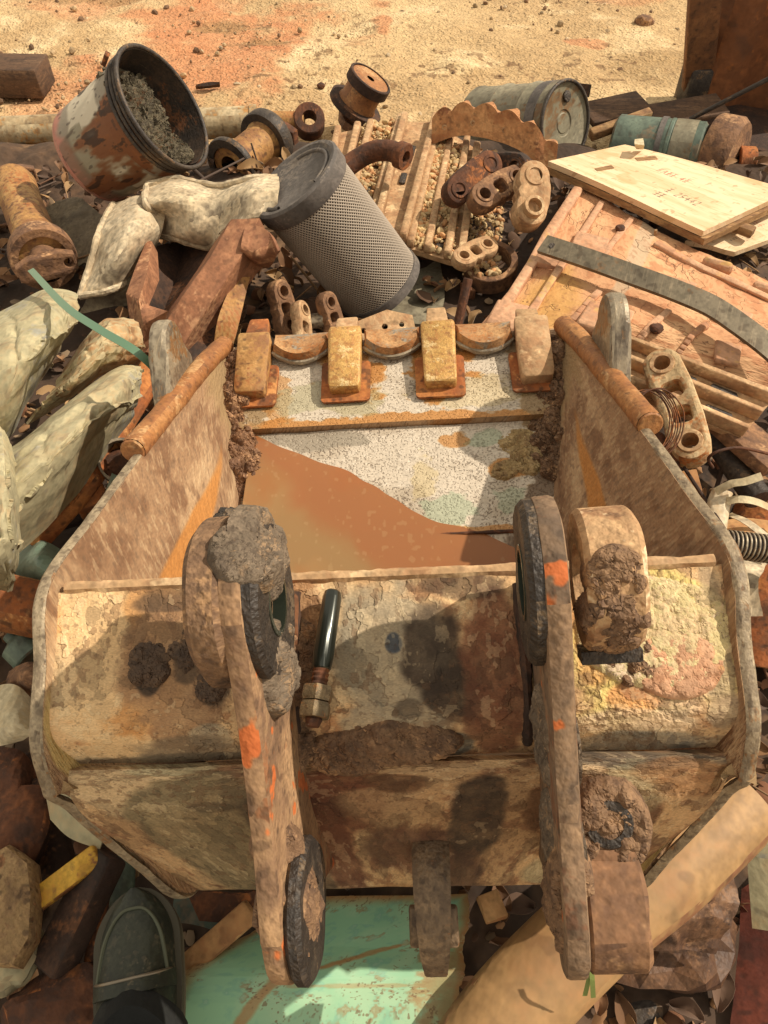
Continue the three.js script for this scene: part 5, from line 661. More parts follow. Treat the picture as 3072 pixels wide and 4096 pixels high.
lone('canvas_flap', [hem([V(-0.699, 0.365, -1.859), V(-0.707, 0.365, -1.732), V(-0.723, 0.325, -1.654), V(-0.744, 0.285, -1.579)], 0.008, 6), hem([V(-0.745, 0.283, -1.582), V(-0.662, 0.303, -1.58), V(-0.617, 0.263, -1.703)], 0.008, 7), drape([[V(-0.703, 0.36, -1.868), V(-0.62, 0.4, -1.834), V(-0.554, 0.38, -1.833)], [V(-0.71, 0.36, -1.74), V(-0.597, 0.42, -1.683), V(-0.554, 0.36, -1.74)], [V(-0.727, 0.32, -1.662), V(-0.627, 0.37, -1.607), V(-0.589, 0.3, -1.731)], [V(-0.747, 0.28, -1.586), V(-0.664, 0.3, -1.586), V(-0.619, 0.26, -1.71)]], 0.004, 0.011, 12, 5, 90, 80)], M.canvas, 'grey-green canvas flap folded below the tilted pail', 'canvas');
lone('grey_rag', drape([[V(-1.003, 0.22, -2.058), V(-0.9, 0.24, -2.098), V(-0.784, 0.26, -1.968)], [V(-0.926, 0.22, -1.918), V(-0.846, 0.24, -1.931), V(-0.771, 0.25, -1.871)], [V(-0.845, 0.2, -1.775), V(-0.81, 0.22, -1.809), V(-0.775, 0.22, -1.767)]], 0.004, 0.02, 12, 7, 40, 40), M.cloth, 'grey rag beside the ochre roller at the left edge', 'rag');
lone('dark_rag', drape([[V(-0.721, 0.28, -1.661), V(-0.621, 0.3, -1.711), V(-0.581, 0.3, -1.752)], [V(-0.733, 0.27, -1.599), V(-0.649, 0.29, -1.609), V(-0.593, 0.28, -1.661)], [V(-0.769, 0.22, -1.592), V(-0.692, 0.24, -1.584), V(-0.638, 0.24, -1.602)]], 0.004, 0.016, 14, 8, 40, 40), M.cloth, 'dark folded rag under the grey-green canvas flap', 'rag');
lone('torn_rust_sheet', facets([[V(-0.585, 0.36, -1.7), V(-0.571, 0.36, -1.696), V(-0.564, 0.33, -1.696)], [V(-0.585, 0.37, -1.57), V(-0.543, 0.39, -1.523), V(-0.539, 0.33, -1.581)], [V(-0.586, 0.37, -1.472), V(-0.537, 0.4, -1.407), V(-0.531, 0.36, -1.444)], [V(-0.575, 0.34, -1.42), V(-0.526, 0.37, -1.365), V(-0.468, 0.4, -1.371)], [V(-0.585, 0.26, -1.387), V(-0.544, 0.29, -1.344), V(-0.509, 0.3, -1.38)]], 0.006, 0.004, 9), M.dustyRust, 'torn pointed rusty sheet standing left of the long bent plate', 'sheet');
lone('bent_rust_plate', facets([[V(-0.406, 0.36, -1.74), V(-0.352, 0.46, -1.629), V(-0.285, 0.47, -1.617), V(-0.248, 0.4, -1.59)], [V(-0.451, 0.34, -1.604), V(-0.391, 0.43, -1.527), V(-0.323, 0.43, -1.527), V(-0.304, 0.34, -1.595)], [V(-0.505, 0.31, -1.492), V(-0.447, 0.39, -1.437), V(-0.379, 0.39, -1.424), V(-0.363, 0.3, -1.514)], [V(-0.587, 0.24, -1.378), V(-0.527, 0.32, -1.332), V(-0.466, 0.31, -1.321), V(-0.457, 0.22, -1.384)]], 0.006, 0.004, 11, 72, 72), M.dustyRust, 'long bent rusty plate running down left of the bucket teeth', 'plate');
lone('sagging_rust_sheet', facets([[V(-0.582, 0.31, -1.757), V(-0.53, 0.27, -1.84), V(-0.409, 0.33, -1.788)], [V(-0.571, 0.29, -1.647), V(-0.534, 0.25, -1.724), V(-0.447, 0.31, -1.657)], [V(-0.565, 0.28, -1.514), V(-0.55, 0.24, -1.566), V(-0.499, 0.29, -1.527)]], 0.006, 0.004, 12), M.rustDark, 'dark sagging sheet between the torn sheet and the long bent plate', 'sheet');
lone('purple_rust_plate', drape([[V(-0.537, 0.28, -1.479), V(-0.444, 0.3, -1.471), V(-0.368, 0.3, -1.559)], [V(-0.54, 0.28, -1.38), V(-0.451, 0.29, -1.368), V(-0.375, 0.28, -1.412)], [V(-0.563, 0.26, -1.308), V(-0.483, 0.27, -1.282), V(-0.427, 0.24, -1.284)]], 0.006, 0.008, 10, 12), M.rustDark, 'dark purple-brown plate behind the left side cutter', 'plate');
lone('rust_flange_piece', drape([[V(-0.318, 0.46, -1.618), V(-0.267, 0.46, -1.58), V(-0.239, 0.44, -1.529)], [V(-0.323, 0.44, -1.538), V(-0.283, 0.42, -1.533), V(-0.26, 0.38, -1.574)], [V(-0.333, 0.36, -1.622), V(-0.307, 0.34, -1.613), V(-0.284, 0.32, -1.643)]], 0.006, 0.006, 12, 14, 24, 24), M.dustyRust, 'crumpled rusty flange piece under the air filter cap', 'flange');
lone('ochre_sheet_strip', drape([[V(-0.314, 0.36, -1.548), V(-0.349, 0.37, -1.534)], [V(-0.329, 0.33, -1.449), V(-0.376, 0.34, -1.42)], [V(-0.349, 0.28, -1.38), V(-0.392, 0.28, -1.38)]], 0.004, 0.006, 12, 13, 20, 30), M.ochre, 'ochre sheet strip between the bent plate and the first tooth', 'sheet');
const TP = [
  [[[V(-0.909, 0.36, -1.378), V(-0.793, 0.42, -1.372), V(-0.713, 0.44, -1.398), V(-0.669, 0.42, -1.412)], [V(-0.807, 0.46, -1.195), V(-0.703, 0.5, -1.201), V(-0.654, 0.5, -1.251), V(-0.637, 0.45, -1.34)], [V(-0.745, 0.5, -1.057), V(-0.662, 0.52, -1.084), V(-0.632, 0.5, -1.167), V(-0.63, 0.44, -1.292)], [V(-0.755, 0.44, -1.011), V(-0.684, 0.46, -1.027), V(-0.671, 0.44, -1.137), V(-0.678, 0.38, -1.299)], [V(-0.779, 0.36, -0.98), V(-0.727, 0.36, -1.028), V(-0.742, 0.32, -1.172), V(-0.75, 0.28, -1.332)]], 'pale green tarpaulin fold at the left edge under the green strap end', M.tarp, 5],
  [[[V(-0.682, 0.34, -1.264), V(-0.62, 0.4, -1.289), V(-0.578, 0.42, -1.32), V(-0.534, 0.4, -1.343)], [V(-0.662, 0.38, -1.163), V(-0.582, 0.45, -1.172), V(-0.538, 0.46, -1.23), V(-0.504, 0.41, -1.282)], [V(-0.671, 0.38, -1.11), V(-0.591, 0.43, -1.128), V(-0.538, 0.44, -1.184), V(-0.506, 0.38, -1.262)], [V(-0.725, 0.32, -1.111), V(-0.653, 0.34, -1.151), V(-0.586, 0.35, -1.224), V(-0.548, 0.31, -1.298)]], 'brown-stained tarpaulin fold crossed by the green strap', grime({ cols: [[186, 172, 136], [176, 136, 94], [158, 118, 80], [192, 184, 150]], seed: 1501, f: 4, tile: 0.6, speck: 0.2, bump: 0.002 }), 9],
  [[[V(-0.795, 0.3, -1.01), V(-0.678, 0.38, -1.022), V(-0.598, 0.41, -1.091), V(-0.524, 0.4, -1.196), V(-0.499, 0.38, -1.215)], [V(-0.702, 0.42, -0.872), V(-0.601, 0.49, -0.89), V(-0.537, 0.5, -0.962), V(-0.486, 0.47, -1.071), V(-0.483, 0.4, -1.161)], [V(-0.632, 0.5, -0.757), V(-0.562, 0.53, -0.803), V(-0.508, 0.53, -0.884), V(-0.48, 0.48, -1.006), V(-0.482, 0.39, -1.125)], [V(-0.631, 0.47, -0.716), V(-0.574, 0.5, -0.757), V(-0.526, 0.49, -0.843), V(-0.509, 0.43, -0.98), V(-0.501, 0.35, -1.114)], [V(-0.671, 0.36, -0.701), V(-0.618, 0.38, -0.743), V(-0.581, 0.36, -0.842), V(-0.554, 0.32, -0.98), V(-0.534, 0.27, -1.127)]], 'largest pale tarpaulin fold with bluish stains, left of the bucket', M.tarp, 13],
  [[[V(-0.699, 0.5, -0.918), V(-0.628, 0.54, -0.89), V(-0.624, 0.5, -0.886)], [V(-0.609, 0.56, -0.718), V(-0.551, 0.58, -0.71), V(-0.572, 0.5, -0.757)], [V(-0.602, 0.52, -0.646), V(-0.546, 0.54, -0.632), V(-0.565, 0.46, -0.67)], [V(-0.653, 0.4, -0.649), V(-0.6, 0.42, -0.645), V(-0.605, 0.38, -0.67)]], 'narrow grey-green tarpaulin edge hanging at the left frame edge', M.tarp, 17],
];
for (const [r, l, m, sd] of TP) {   // creased, with a wavy hem
  const cs = r.map(q => new THREE.CatmullRomCurve3(q)), g = sheet(170, 130, (u, v) => {
    const e = 1 - Math.pow(Math.abs(v * 2 - 1), 4), uu = clamp(u * (0.985 + 0.03 * fb(v * 7, sd, 1520 + sd, 3))), p = new THREE.CatmullRomCurve3(cs.map(c => c.getPoint(uu))).getPoint(v);
    const line = (c0, w, d, k) => { const c = c0 + 0.09 * (fb(u * 2.2 + k, sd, 1530 + k, 3) - 0.5) * 2, t = (v - c) / w; return d * (Math.exp(-t * t) - 0.6 * Math.exp(-Math.pow((v - c - w * 1.8) / w, 2))); };
    const cross = (c0, w, d, k) => { const c = c0 + 0.12 * (fb(v * 2.5 + k, sd + 4, 1540 + k, 3) - 0.5) * 2, t = (u - c) / w; return d * Math.exp(-t * t) * step(0.1, 0.4, v + 0.3 * k % 1); };
    const w = line(0.28, 0.035, 0.008, 1) + line(0.52, 0.025, -0.009, 2) + line(0.74, 0.03, 0.008, 3) + cross(0.3, 0.02, -0.007, 1) + cross(0.62, 0.03, 0.007, 2) + cross(0.85, 0.018, -0.007, 3), rg = 1 - Math.abs(fb(u * 7 + sd, v * 6, 1550 + sd, 3) * 2 - 1) * 2;
    return p.add(V(0.006 * n3(v * 9, u * 4, sd, sd), e * (w * 0.8 + 0.002 * rg) + 0.006 * n3(u * 4, v * 4, sd, 3), 0.008 * n3(u * 8, sd, v * 5, sd + 4)));
  }, 0.006); lone('tarpaulin_fold', g, m, l, 'tarpaulin', 'folds of the tarpaulin');
}
lone('green_strap', strap([V(-0.776, 0.44, -1.465), V(-0.589, 0.56, -1.179), V(-0.487, 0.6, -1.061), V(-0.407, 0.6, -0.998), V(-0.383, 0.52, -1.011), V(-0.414, 0.36, -1.085)], 0.014, 0.0012, V(0.15, 0.9, 0.42), 90), M.strapGreen, 'green plastic packing strap arching over the tarpaulin folds', 'strap');
lone('rust_channel', fold([V(-0.5, 0.32, -1.272), V(-0.538, 0.32, -1.118), V(-0.575, 0.32, -0.957), V(-0.651, 0.3, -0.824)], 0.030, 0.02, 0.005, { amp: 0.004, seed: 15, up: V(0.4, 0.8, 0.4) }), M.rustBright, 'long rusty strip along the edge of the largest tarpaulin fold', 'strip');
lone('rust_tin', rough(bar(V(-0.595, 0.28, -0.932), V(-0.541, 0.28, -0.958), 0.055, 0.05, V(0.2, 1, 0.2), 0.12), 0.003, 26), M.rustBright, 'crushed orange tin between the tarpaulin and the bucket wall', 'tin');
lone('rust_tube', rough(rod(V(-0.753, 0.2, -0.925), V(-0.548, 0.22, -0.992), 0.028, 20), 0.002, 20), M.rustDark, 'dark rusty tube under the tarpaulin edge', 'tube');
lone('clear_strap', strap([V(-0.5, 0.36, -0.94), V(-0.483, 0.4, -0.879), V(-0.473, 0.42, -0.831), V(-0.485, 0.38, -0.832)], 0.012, 0.001, V(0.5, 0.8, 0.3), 30), M.plastic, 'short translucent plastic strip standing beside the bucket wall', 'strip');
lone('tin_ring', rough(ring(V(-0.521, 0.3, -1.022), V(-0.505, 0.335, -0.997), 0.045, 0.04, 30), 0.001, 30), M.steel, 'shallow tin full of dirt by the end of the wear bar', 'tin');
lone('dirt_lump', lump(V(-0.511, 0.325, -1.002), 0.036, 0.014, 0.036, 501, 4, 0.5), M.rust, 'brown dirt lump inside the shallow tin', 'dirt');
lone('leaf_spike', drape([[V(-0.458, 0.34, -1.228), V(-0.452, 0.34, -1.228)], [V(-0.438, 0.38, -1.136), V(-0.422, 0.38, -1.136)], [V(-0.442, 0.34, -1.124), V(-0.433, 0.34, -1.124)]], 0.002, 0.003, 20, 3, 8, 14), M.card, 'tan pointed leaf behind the left wear bar', 'leaf');
lone('plastic_bag', drape([[V(-0.69, 0.26, -0.848), V(-0.627, 0.3, -0.83), V(-0.583, 0.27, -0.82)], [V(-0.679, 0.27, -0.794), V(-0.592, 0.34, -0.751), V(-0.558, 0.3, -0.759)], [V(-0.665, 0.24, -0.768), V(-0.597, 0.29, -0.736), V(-0.579, 0.25, -0.742)]], 0.0015, 0.02, 14, 16, 40, 40), M.plastic, 'translucent greenish plastic bag left of the bucket corner', 'plastic bag');
lone('rust_pipe', rough(lathe([[0.03, 0], [0.048, 0], [0.05, 0.02], [0.05, 0.98], [0.048, 1], [0.03, 1]], V(-0.717, 0.3, -0.715), V(-0.579, 0.28, -0.693), 32), 0.002, 20), M.rustBright, 'thick rusty pipe end at the left edge below the plastic bag', 'pipe');
lone('green_bottle', lathe([[0.001, 0], [0.03, 0], [0.033, 0.05], [0.033, 0.6], [0.013, 0.8], [0.013, 1], [0.001, 1]], V(-0.619, 0.22, -0.636), V(-0.662, 0.24, -0.671), 30), M.teal, 'dark green bottle in the gap left of the bucket', 'bottle');
lone('crumpled_cloth', drape([[V(-0.62, 0.28, -0.58), V(-0.568, 0.33, -0.57), V(-0.544, 0.3, -0.578)], [V(-0.605, 0.3, -0.546), V(-0.542, 0.36, -0.529), V(-0.522, 0.32, -0.536)], [V(-0.6, 0.26, -0.54), V(-0.552, 0.3, -0.526), V(-0.538, 0.27, -0.52)]], 0.003, 0.022, 20, 18, 40, 40), M.dustyDark, 'crumpled brown cloth left of the bucket', 'cloth');
lone('paper_sheet', drape([[V(-0.644, 0.3, -0.538), V(-0.574, 0.34, -0.528), V(-0.539, 0.32, -0.505)], [V(-0.616, 0.32, -0.475), V(-0.558, 0.35, -0.462), V(-0.529, 0.33, -0.456)], [V(-0.618, 0.29, -0.443), V(-0.574, 0.31, -0.443), V(-0.553, 0.3, -0.454)]], 0.002, 0.008, 12, 19, 40, 40), M.paper, 'torn beige paper sheet at the left edge', 'paper');
lone('pale_panel', drape([[V(-0.525, 0.3, -0.454), V(-0.482, 0.3, -0.425), V(-0.407, 0.3, -0.37)], [V(-0.504, 0.3, -0.39), V(-0.455, 0.31, -0.36), V(-0.398, 0.3, -0.33)], [V(-0.489, 0.28, -0.343), V(-0.454, 0.28, -0.317), V(-0.407, 0.28, -0.301)]], 0.004, 0.006, 10, 21), M.tarp, 'pale panel jutting out below the lower left side of the bucket', 'panel');

// ------------------------------------------------------------------ in front of the bucket
{
  const tq = painted(1024, 768, (u, v, o) => {
    const a = fb(u * 6, v * 5, 1601, 5), b = fb(u * 24, v * 20, 1611, 4), c = fb(u * 90, v * 70, 1621, 2), e = Math.min(u, 1 - u, v, 1 - v), line = (x0, y0, x1, y1, w) => { const dx = x1 - x0, dy = y1 - y0, t = clamp(((u - x0) * dx + (v - y0) * dy) / (dx * dx + dy * dy)); return 1 - step(w * 0.3, w, Math.hypot(u - x0 - t * dx, v - y0 - t * dy) + (b - 0.5) * 0.03); };
    set(o, [140, 188, 152]); over(o, [158, 194, 158], clamp((a - 0.5) * 4 + 0.4)); over(o, [120, 172, 150], clamp((b - 0.55) * 4));
    const r = Math.max(step(0.0, 1, 1 - e / (0.05 + 0.07 * a)), line(0.36, 0.62, 0.75, 0.36, 0.025) * 0.9, line(0.36, 0.62, 0.22, 1.0, 0.03) * 0.9, line(0.4, 0.7, 0.8, 0.7, 0.02) * 0.5, step(0.62, 0.7, b) * 0.5 * step(0.45, 0.55, a), step(0.3, 0.6, 1 - Math.hypot((u - 0.95) / 0.2, (v - 0.7) / 0.6) + (b - 0.5)) * 0.7);
    over(o, [166, 116, 70], r * (0.6 + 0.5 * b)); over(o, [110, 84, 58], step(0.66, 0.76, c) * 0.6 * step(0.5, 0.62, a)); over(o, [176, 200, 168], step(0.72, 0.8, b) * 0.4); o.h = 0.5 + 0.25 * r * (c - 0.3);
  }, { bump: 0.002, rough: 0.5 });
  const jag = [V(0.126, 0.19, -0.265), V(0.124, 0.2, -0.223), V(0.113, 0.2, -0.193), V(0.113, 0.21, -0.158), V(0.104, 0.2, -0.131), V(0.108, 0.19, -0.074)], L = [V(-0.132, 0.17, -0.257), V(-0.183, 0.18, -0.215), V(-0.236, 0.2, -0.182), V(-0.279, 0.22, -0.151), V(-0.287, 0.22, -0.119), V(-0.31, 0.18, -0.059)];
  const cl = new THREE.CatmullRomCurve3(L, false, 'catmullrom', 0.3), cr = new THREE.CatmullRomCurve3(jag, false, 'catmullrom', 0.3);
  lone('turquoise_sheet', sheet(70, 60, (u, v) => { const p = cl.getPoint(v).lerp(cr.getPoint(v), u); p.y += 0.015 * Math.sin(u * 4 + 1) + 0.004 * n3(p.x * 14, p.z * 14, 1, 3); if (u > 0.99 || u < 0.01) p.x += 0.006 * n3(v * 40, 2, 3, 4); return p; }, 0.005), tq, 'turquoise painted sheet metal with rusty scratches below the bucket ears', 'sheet metal');
  lone('rust_edge_plate', drape([[V(-0.295, 0.2, -0.266), V(-0.209, 0.22, -0.256), V(-0.131, 0.2, -0.279)], [V(-0.27, 0.19, -0.225), V(-0.201, 0.2, -0.223), V(-0.13, 0.19, -0.25)]], 0.005, 0.006, 12, 4, 30, 16), M.rust, 'rusty plate edge showing under the lower left of the bucket', 'plate');
  lone('tan_bar', rough(bar(V(-0.277, 0.21, -0.163), V(-0.187, 0.24, -0.231), 0.034, 0.02, V(0.2, 1, 0.1), 0.25), 0.002, 26), M.card, 'tan flat bar between the shoe and the left pin ear', 'bar');
  lone('yellow_scrap', rough(bar(V(0.15, 0.22, -0.257), V(0.162, 0.22, -0.22), 0.034, 0.02, V(0, 1, 0)), 0.004, 40), M.card, 'small tan chunk beside the edge of the turquoise sheet', 'chunk');
}
{ // wide curled tan sheet lower right
  lone('curled_tan_sheet', fold([V(0.101, 0.22, -0.038), V(0.177, 0.25, -0.116), V(0.291, 0.27, -0.205), V(0.406, 0.28, -0.279), V(0.539, 0.28, -0.376)], u => 0.062, u => 0.034, 0.005, { amp: 0.005, seed: 31, freq: 7, turn: 1.35, nu: 70, nv: 40 }), grime({ contrast: 1.1, cols: [[160, 126, 84], [170, 136, 94], [142, 106, 70], [126, 88, 62]], seed: 1701, f: 3, tile: 0.8, speck: 0.16, bump: 0.001, rough: 0.6 }), 'wide curled tan sheet running under the right of the bucket', 'sheet');
  lone('hide_scrap', drape([[V(0.412, 0.24, -0.41), V(0.474, 0.27, -0.407), V(0.556, 0.24, -0.41)], [V(0.409, 0.26, -0.355), V(0.469, 0.29, -0.333), V(0.55, 0.25, -0.352)], [V(0.428, 0.22, -0.326), V(0.484, 0.24, -0.302), V(0.529, 0.22, -0.313)]], 0.004, 0.008, 10, 33), M.rustDark, 'purple-brown curled sheet end beside the lower right of the bucket', 'sheet');
  const bag = grime({ cols: [[94, 66, 46], [110, 78, 54], [72, 50, 38], [122, 90, 64]], seed: 1711, f: 5, tile: 0.3, speck: 0.2, bump: 0.002, rough: 0.6 });
  const g = thing('paper_bag', 'crumpled brown paper bag at the lower right under the curled sheet', 'paper bag');
  const cr = rough(lump(V(0.441, 0.1, -0.234), 0.11, 0.06, 0.09, 601, 3, 0.45, 2.6), 0.02, 22, 5); cr.computeVertexNormals(); part('pouch', cr, bag, g);
  part('bag_mouth', drape([[V(0.398, 0.2, -0.292), V(0.454, 0.22, -0.32), V(0.514, 0.2, -0.312)], [V(0.378, 0.22, -0.256), V(0.429, 0.26, -0.266), V(0.511, 0.22, -0.275)], [V(0.353, 0.21, -0.221), V(0.419, 0.24, -0.228), V(0.488, 0.21, -0.227)], [V(0.336, 0.17, -0.186), V(0.399, 0.21, -0.186), V(0.474, 0.18, -0.185)]], 0.002, 0.026, 15, 34, 60, 60), bag, g); rebase(g);
  lone('olive_strap', strap([V(0.536, 0.26, -0.404), V(0.538, 0.28, -0.363), V(0.538, 0.28, -0.317), V(0.544, 0.24, -0.27), V(0.556, 0.18, -0.215)], 0.03, 0.002, V(-0.4, 0.9, 0.1), 40), M.tarp, 'olive webbing strap hanging at the lower right edge', 'strap');
  lone('dark_red_sheet', drape([[V(0.572, 0.1, -0.288), V(0.633, 0.14, -0.32)], [V(0.536, 0.1, -0.184), V(0.592, 0.14, -0.191)], [V(0.5, 0.08, -0.081), V(0.565, 0.12, -0.078)]], 0.006, 0.006, 8, 35), grime({ cols: [[104, 52, 40], [120, 62, 46], [82, 44, 36]], seed: 1721, f: 4, tile: 0.5, bump: 0.002 }), 'dark red sheet at the lower right corner', 'sheet');
  lone('grey_duct', rough(fold([V(0.351, 0.03, -0.084), V(0.425, 0.04, -0.118), V(0.501, 0.03, -0.095)], 0.06, 0.03, 0.004, { seed: 36 }), 0.001, 10), M.darkSteel, 'dark curved duct in the shadow below the paper bag', 'duct');
  lone('grass_blade', [strap([V(0.252, 0.37, -0.148), V(0.25, 0.36, -0.134), V(0.248, 0.33, -0.117)], 0.006, 0.0006, V(0.1, 1, 0.1), 20), strap([V(0.252, 0.37, -0.148), V(0.253, 0.36, -0.131), V(0.258, 0.33, -0.115)], 0.006, 0.0006, V(-0.1, 1, 0.1), 20)], new THREE.MeshPhysicalMaterial({ color: 0x7f8f4a, roughness: 0.7, transmission: 0.2, thickness: 0 }), 'split green grass blade under the right pin ear', 'grass blade');
}
// lower left bars
lone('yellow_bar', rough(bar(V(-0.507, 0.26, -0.221), V(-0.406, 0.28, -0.295), 0.032, 0.02, V(0.1, 1, 0.1), 0.25), 0.001, 20), M.yellow, 'chipped yellow bar pointing from under the bucket at the lower left', 'bar');
lone('dark_channel', rough(bar(V(-0.459, 0.22, -0.157), V(-0.397, 0.27, -0.3), 0.058, 0.04, V(-0.5, 0.8, 0.1), 0.2), 0.002, 20), M.rustDark, 'dark rusty channel right of the yellow bar', 'channel');
lone('rust_rod', rough(bar(V(-0.413, 0.2, -0.17), V(-0.4, 0.25, -0.312), 0.018, 0.02, V(0, 1, 0), 0.3), 0.001, 20), M.rust, 'thin rusty bar just left of the shoe', 'bar');
lone('wide_rust_bar', rough(bar(V(-0.553, 0.2, -0.279), V(-0.515, 0.25, -0.407), 0.05, 0.03, V(-0.3, 0.9, 0.1), 0.2), 0.002, 20), M.rustDark, 'dark bar leaning above the yellow bar', 'bar');
lone('brown_boot_sole', fold([V(-0.557, 0.24, -0.295), V(-0.541, 0.26, -0.335), V(-0.552, 0.25, -0.386)], 0.045, 0.03, 0.006, { seed: 41, amp: 0.004 }), M.rust, 'curved brown scrap shell above the pale stone slab', 'shell');
lone('rust_sheet_fold', drape([[V(-0.641, 0.25, -0.466), V(-0.57, 0.27, -0.451), V(-0.547, 0.24, -0.432)], [V(-0.615, 0.26, -0.397), V(-0.556, 0.28, -0.39), V(-0.538, 0.24, -0.375)], [V(-0.613, 0.22, -0.34), V(-0.564, 0.24, -0.341), V(-0.543, 0.22, -0.34)]], 0.006, 0.01, 10, 42), M.rust, 'folded rusty sheet at the left edge below the paper sheet', 'sheet');
lone('stone_slab', rough(slab([[-0.08, 0], [0.035, 0.005], [0.046, 0.04], [0.03, 0.09], [0.01, 0.13], [-0.03, 0.15], [-0.1, 0.1]], null, 0.05, basis(V(-0.516, 0.25, -0.153), V(1, 0, 0.1), V(0, 0.05, -1)), 0.012), 0.006, 16, 5), grime({ cols: [[150, 122, 84], [166, 136, 96], [122, 96, 68], [140, 98, 64]], seed: 1731, f: 6, tile: 0.3, speck: 0.35, bump: 0.005 }), 'pitted pale stone slab at the lower left edge', 'stone slab');
lone('rock', lump(V(-0.428, 0.2, -0.11), 0.09, 0.05, 0.06, 611, 4, 0.35), M.rust, 'brown rock at the bottom edge left of the shoe', 'rock');
lone('rock', lump(V(-0.523, 0.22, -0.179), 0.05, 0.03, 0.05, 612, 4, 0.3), M.tarp, 'pale rounded rock on the slab at the lower left', 'rock');
lone('teal_pipe', rough(rod(V(-0.408, 0.16, -0.322), V(-0.397, 0.16, -0.249), 0.018, 20), 0.001, 20), M.teal, 'dark teal pipe behind the toe of the shoe', 'pipe');
lone('green_plate_piece', drape([[V(-0.318, 0.17, -0.263), V(-0.279, 0.18, -0.271), V(-0.243, 0.17, -0.247)], [V(-0.321, 0.15, -0.232), V(-0.276, 0.16, -0.224), V(-0.235, 0.15, -0.213)]], 0.004, 0.004, 12, 43, 20, 16), M.teal, 'dark green plate piece right of the shoe toe', 'plate');
lone('red_pipe', rough(rod(V(-0.594, 0.18, -0.469), V(-0.5, 0.16, -0.288), 0.03, 20), 0.002, 16), M.rustDark, 'dark red-brown pipe under the bars at the lower left', 'pipe');
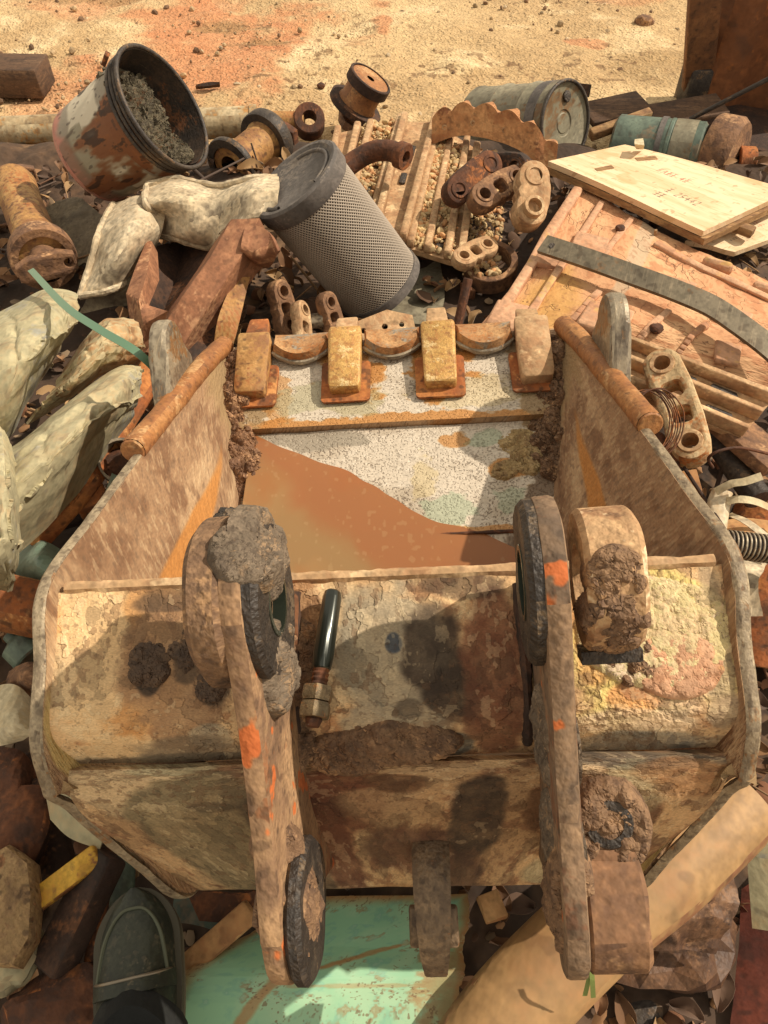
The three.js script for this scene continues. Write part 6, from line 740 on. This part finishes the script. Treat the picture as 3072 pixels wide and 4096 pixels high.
// ------------------------------------------------------------------ the photographer's foot
{
  const g = thing('person', 'foot of a person in dark green loafer and dark trousers, bottom left', 'person');
  const toe = V(-0.34, 0.262, -0.245), heel = V(-0.272, 0.262, 0.072), ax = heel.clone().sub(toe), L = ax.length(), D = ax.clone().normalize(), S = V(0, 1, 0).cross(D).normalize().negate();
  const hw = t => 0.053 * Math.pow(clamp(Math.sin(Math.min(1, t * 4.6) * Math.PI / 2)), 0.5) * (1 - 0.22 * step(0.35, 0.8, t)) * Math.pow(clamp((1.02 - t) / 0.1), 0.4 * (t > 0.92 ? 1 : 0)), ht = t => 0.034 + 0.042 * step(0.02, 0.55, t) - 0.012 * step(0.8, 1, t);
  const sec = (t, a, k, y0, hs) => { const w = hw(t) * k, c = Math.cos(a), s = Math.sin(a), p = toe.clone().addScaledVector(D, t * L); const e = 0.62; return p.addScaledVector(S, w * Math.sign(c) * Math.pow(Math.abs(c), e)).add(V(0, y0 + hs * Math.sign(s) * Math.pow(Math.abs(s), 0.8), 0)); };
  const lea = new THREE.MeshStandardMaterial({ ...(({ map, bumpMap }) => ({ map, bumpMap }))(grime({ cols: [[46, 51, 41], [58, 62, 50], [38, 42, 35], [84, 78, 62]], seed: 1801, f: 4, tile: 0.2, speck: 0.35, speckCol: [104, 94, 74] })), bumpScale: 0.0006, roughness: 0.55 }); lea.userData.tile = 0.2;
  const upper = sheet(56, 40, (u, v) => { const t = 0.004 + 0.99 * u, a = Math.PI * (1.06 - 1.12 * v); return sec(t, a, 0.93, 0.016, ht(t)); }, 0.003); part('upper', upper, lea, g);
  const rim = (k, y, s = 0.0) => { const q = []; for (let i = 0; i <= 40; i++) { const t = 0.7 * (1 - i / 40); q.push(sec(t + 0.004, Math.PI, k, 0, 0).add(V(0, y, 0))); } for (let i = 1; i <= 40; i++) { const t = 0.7 * i / 40; q.push(sec(t + 0.004, 0, k, 0, 0).add(V(0, y, 0))); } return q; };
  part('sole', [sheet(60, 10, (u, v) => { const t = 0.001 + 0.998 * u; return toe.clone().addScaledVector(D, t * L - 0.003).addScaledVector(S, (0.5 - v) * 2.12 * hw(t)).add(V(0, 0.012, 0)); }, 0.02)], new THREE.MeshStandardMaterial({ color: 0x4f4b3e, roughness: 0.8 }), g);
  part('welt', tube(rim(1.0, 0.014), 0.0042, 160, 8), new THREE.MeshStandardMaterial({ color: 0x67604e, roughness: 0.8 }), g);
  const seam = (k, h0) => { const q = []; for (let i = 0; i <= 44; i++) { const f = i / 44, a = Math.PI * (0.80 - 0.60 * f), t = 0.085 + 0.27 * Math.pow(Math.abs(f - 0.5) * 2, 2.2); q.push(sec(t, a, 0.95 * k, 0.016 + h0, ht(t) * 1.0)); } return q; };
  part('toe_seam', [tube(seam(1, 0.001), 0.0022, 90, 7), tube(seam(0.95, 0.0012), 0.0012, 90, 6)], new THREE.MeshStandardMaterial({ color: 0x5a5e4c, roughness: 0.7 }), g);
  part('strap', sheet(24, 6, (u, v) => { const t = 0.33 + 0.06 * v + 0.02 * Math.sin(u * Math.PI), a = Math.PI * (0.9 - 0.8 * u); return sec(t, a, 0.95, 0.018, ht(t) + 0.002); }, 0.003), lea, g);
  part('strap_trim', tube((() => { const q = []; for (let i = 0; i <= 30; i++) { const u = i / 30, t = 0.335 + 0.02 * Math.sin(u * Math.PI); q.push(sec(t, Math.PI * (0.86 - 0.72 * u), 0.95, 0.02, ht(t) + 0.003)); } return q; })(), 0.0022, 60, 7), new THREE.MeshStandardMaterial({ color: 0x8a8070, roughness: 0.35, metalness: 0.6 }), g);
  const an = toe.clone().addScaledVector(D, L * 0.60).add(V(0, 0.06, 0)), kn = V(-0.16, 0.70, 0.36), leg = sheet(40, 30, (u, v) => { const p = an.clone().lerp(kn, v), a = u * Math.PI * 2, r = 0.058 + 0.015 * v + 0.004 * Math.sin(u * 25 + v * 9) + (v < 0.1 ? 0.004 : 0); return p.add(V(Math.cos(a) * r, 0.02 * Math.sin(a * 1) * (v < 0.1 ? 1 : 0), -Math.sin(a) * r * 1.15)); }, 0.003);
  part('trousers', leg, grime({ cols: [[30, 32, 32], [38, 40, 38], [24, 26, 26]], seed: 1811, f: 5, tile: 0.25, speck: 0.05, bump: 0.001, rough: 0.95 }), g);
  rebase(g);
}
// ------------------------------------------------------------------ litter in the gaps
{
  const r = rngOf(99), q = new THREE.Object3D(), c = new THREE.Color();
  const leafGeo = sheet(6, 4, (u, v) => V((u - 0.5), 0.18 * Math.pow(Math.abs(v - 0.5) * 2, 1.5) + 0.15 * Math.sin(u * 4), (v - 0.5) * 0.55 * Math.sin(Math.PI * (0.06 + 0.88 * u))), 0.012);
  const scatter = (name, geo, mat, n, label, cat, s0, s1, cols, lift) => {
    const im = new THREE.InstancedMesh(geo, mat, n);
    for (let i = 0; i < n; i++) { const x = -1.9 + 3.8 * r(), z = -2.45 + 2.55 * r(), s = s0 + (s1 - s0) * r() * r(); q.position.set(x, heapY(x, z) + lift * r() * (z > -0.4 ? 0.3 : 1), z); q.rotation.set((r() - 0.5) * 1.6, r() * 6.3, (r() - 0.5) * 1.6); q.scale.set(s, s * (0.6 + 0.8 * r()), s); q.updateMatrix(); im.setMatrixAt(i, q.matrix); c.setRGB(...cols[r() * cols.length | 0]); c.multiplyScalar(0.7 + 0.5 * r()); im.setColorAt(i, c); }
    im.name = name; scene.add(im); meta(im, label, cat, null, 'stuff');
  };
  const lm = new THREE.MeshPhysicalMaterial({ roughness: 0.9, transmission: 0.15, thickness: 0, side: THREE.DoubleSide });
  scatter('dry_leaves', leafGeo, lm, 2600, 'dry brown leaves littering the gaps of the scrap pile', 'leaves', 0.03, 0.09, [[0.30, 0.16, 0.07], [0.22, 0.11, 0.05], [0.42, 0.26, 0.12], [0.14, 0.08, 0.05]], 0.05);
  scatter('rust_flakes', lump(V(0, 0, 0), 0.5, 0.12, 0.35, 71, 1, 0.4), new THREE.MeshStandardMaterial({ roughness: 0.9 }), 2200, 'rust flakes and clods littering the gaps of the scrap pile', 'rust flakes', 0.015, 0.07, [[0.20, 0.09, 0.045], [0.11, 0.06, 0.035], [0.32, 0.17, 0.08], [0.26, 0.18, 0.11]], 0.03);
  scatter('scrap_sticks', new THREE.CylinderGeometry(0.018, 0.022, 1, 6).rotateZ(1.5708), new THREE.MeshStandardMaterial({ roughness: 0.85 }), 420, 'thin sticks and wire ends littering the gaps of the scrap pile', 'sticks', 0.08, 0.3, [[0.16, 0.08, 0.045], [0.3, 0.18, 0.09], [0.09, 0.06, 0.045]], 0.08);
}

scene.traverse(o => { if (o.isMesh) o.castShadow = o.receiveShadow = true; });
renderer.render(scene, camera);
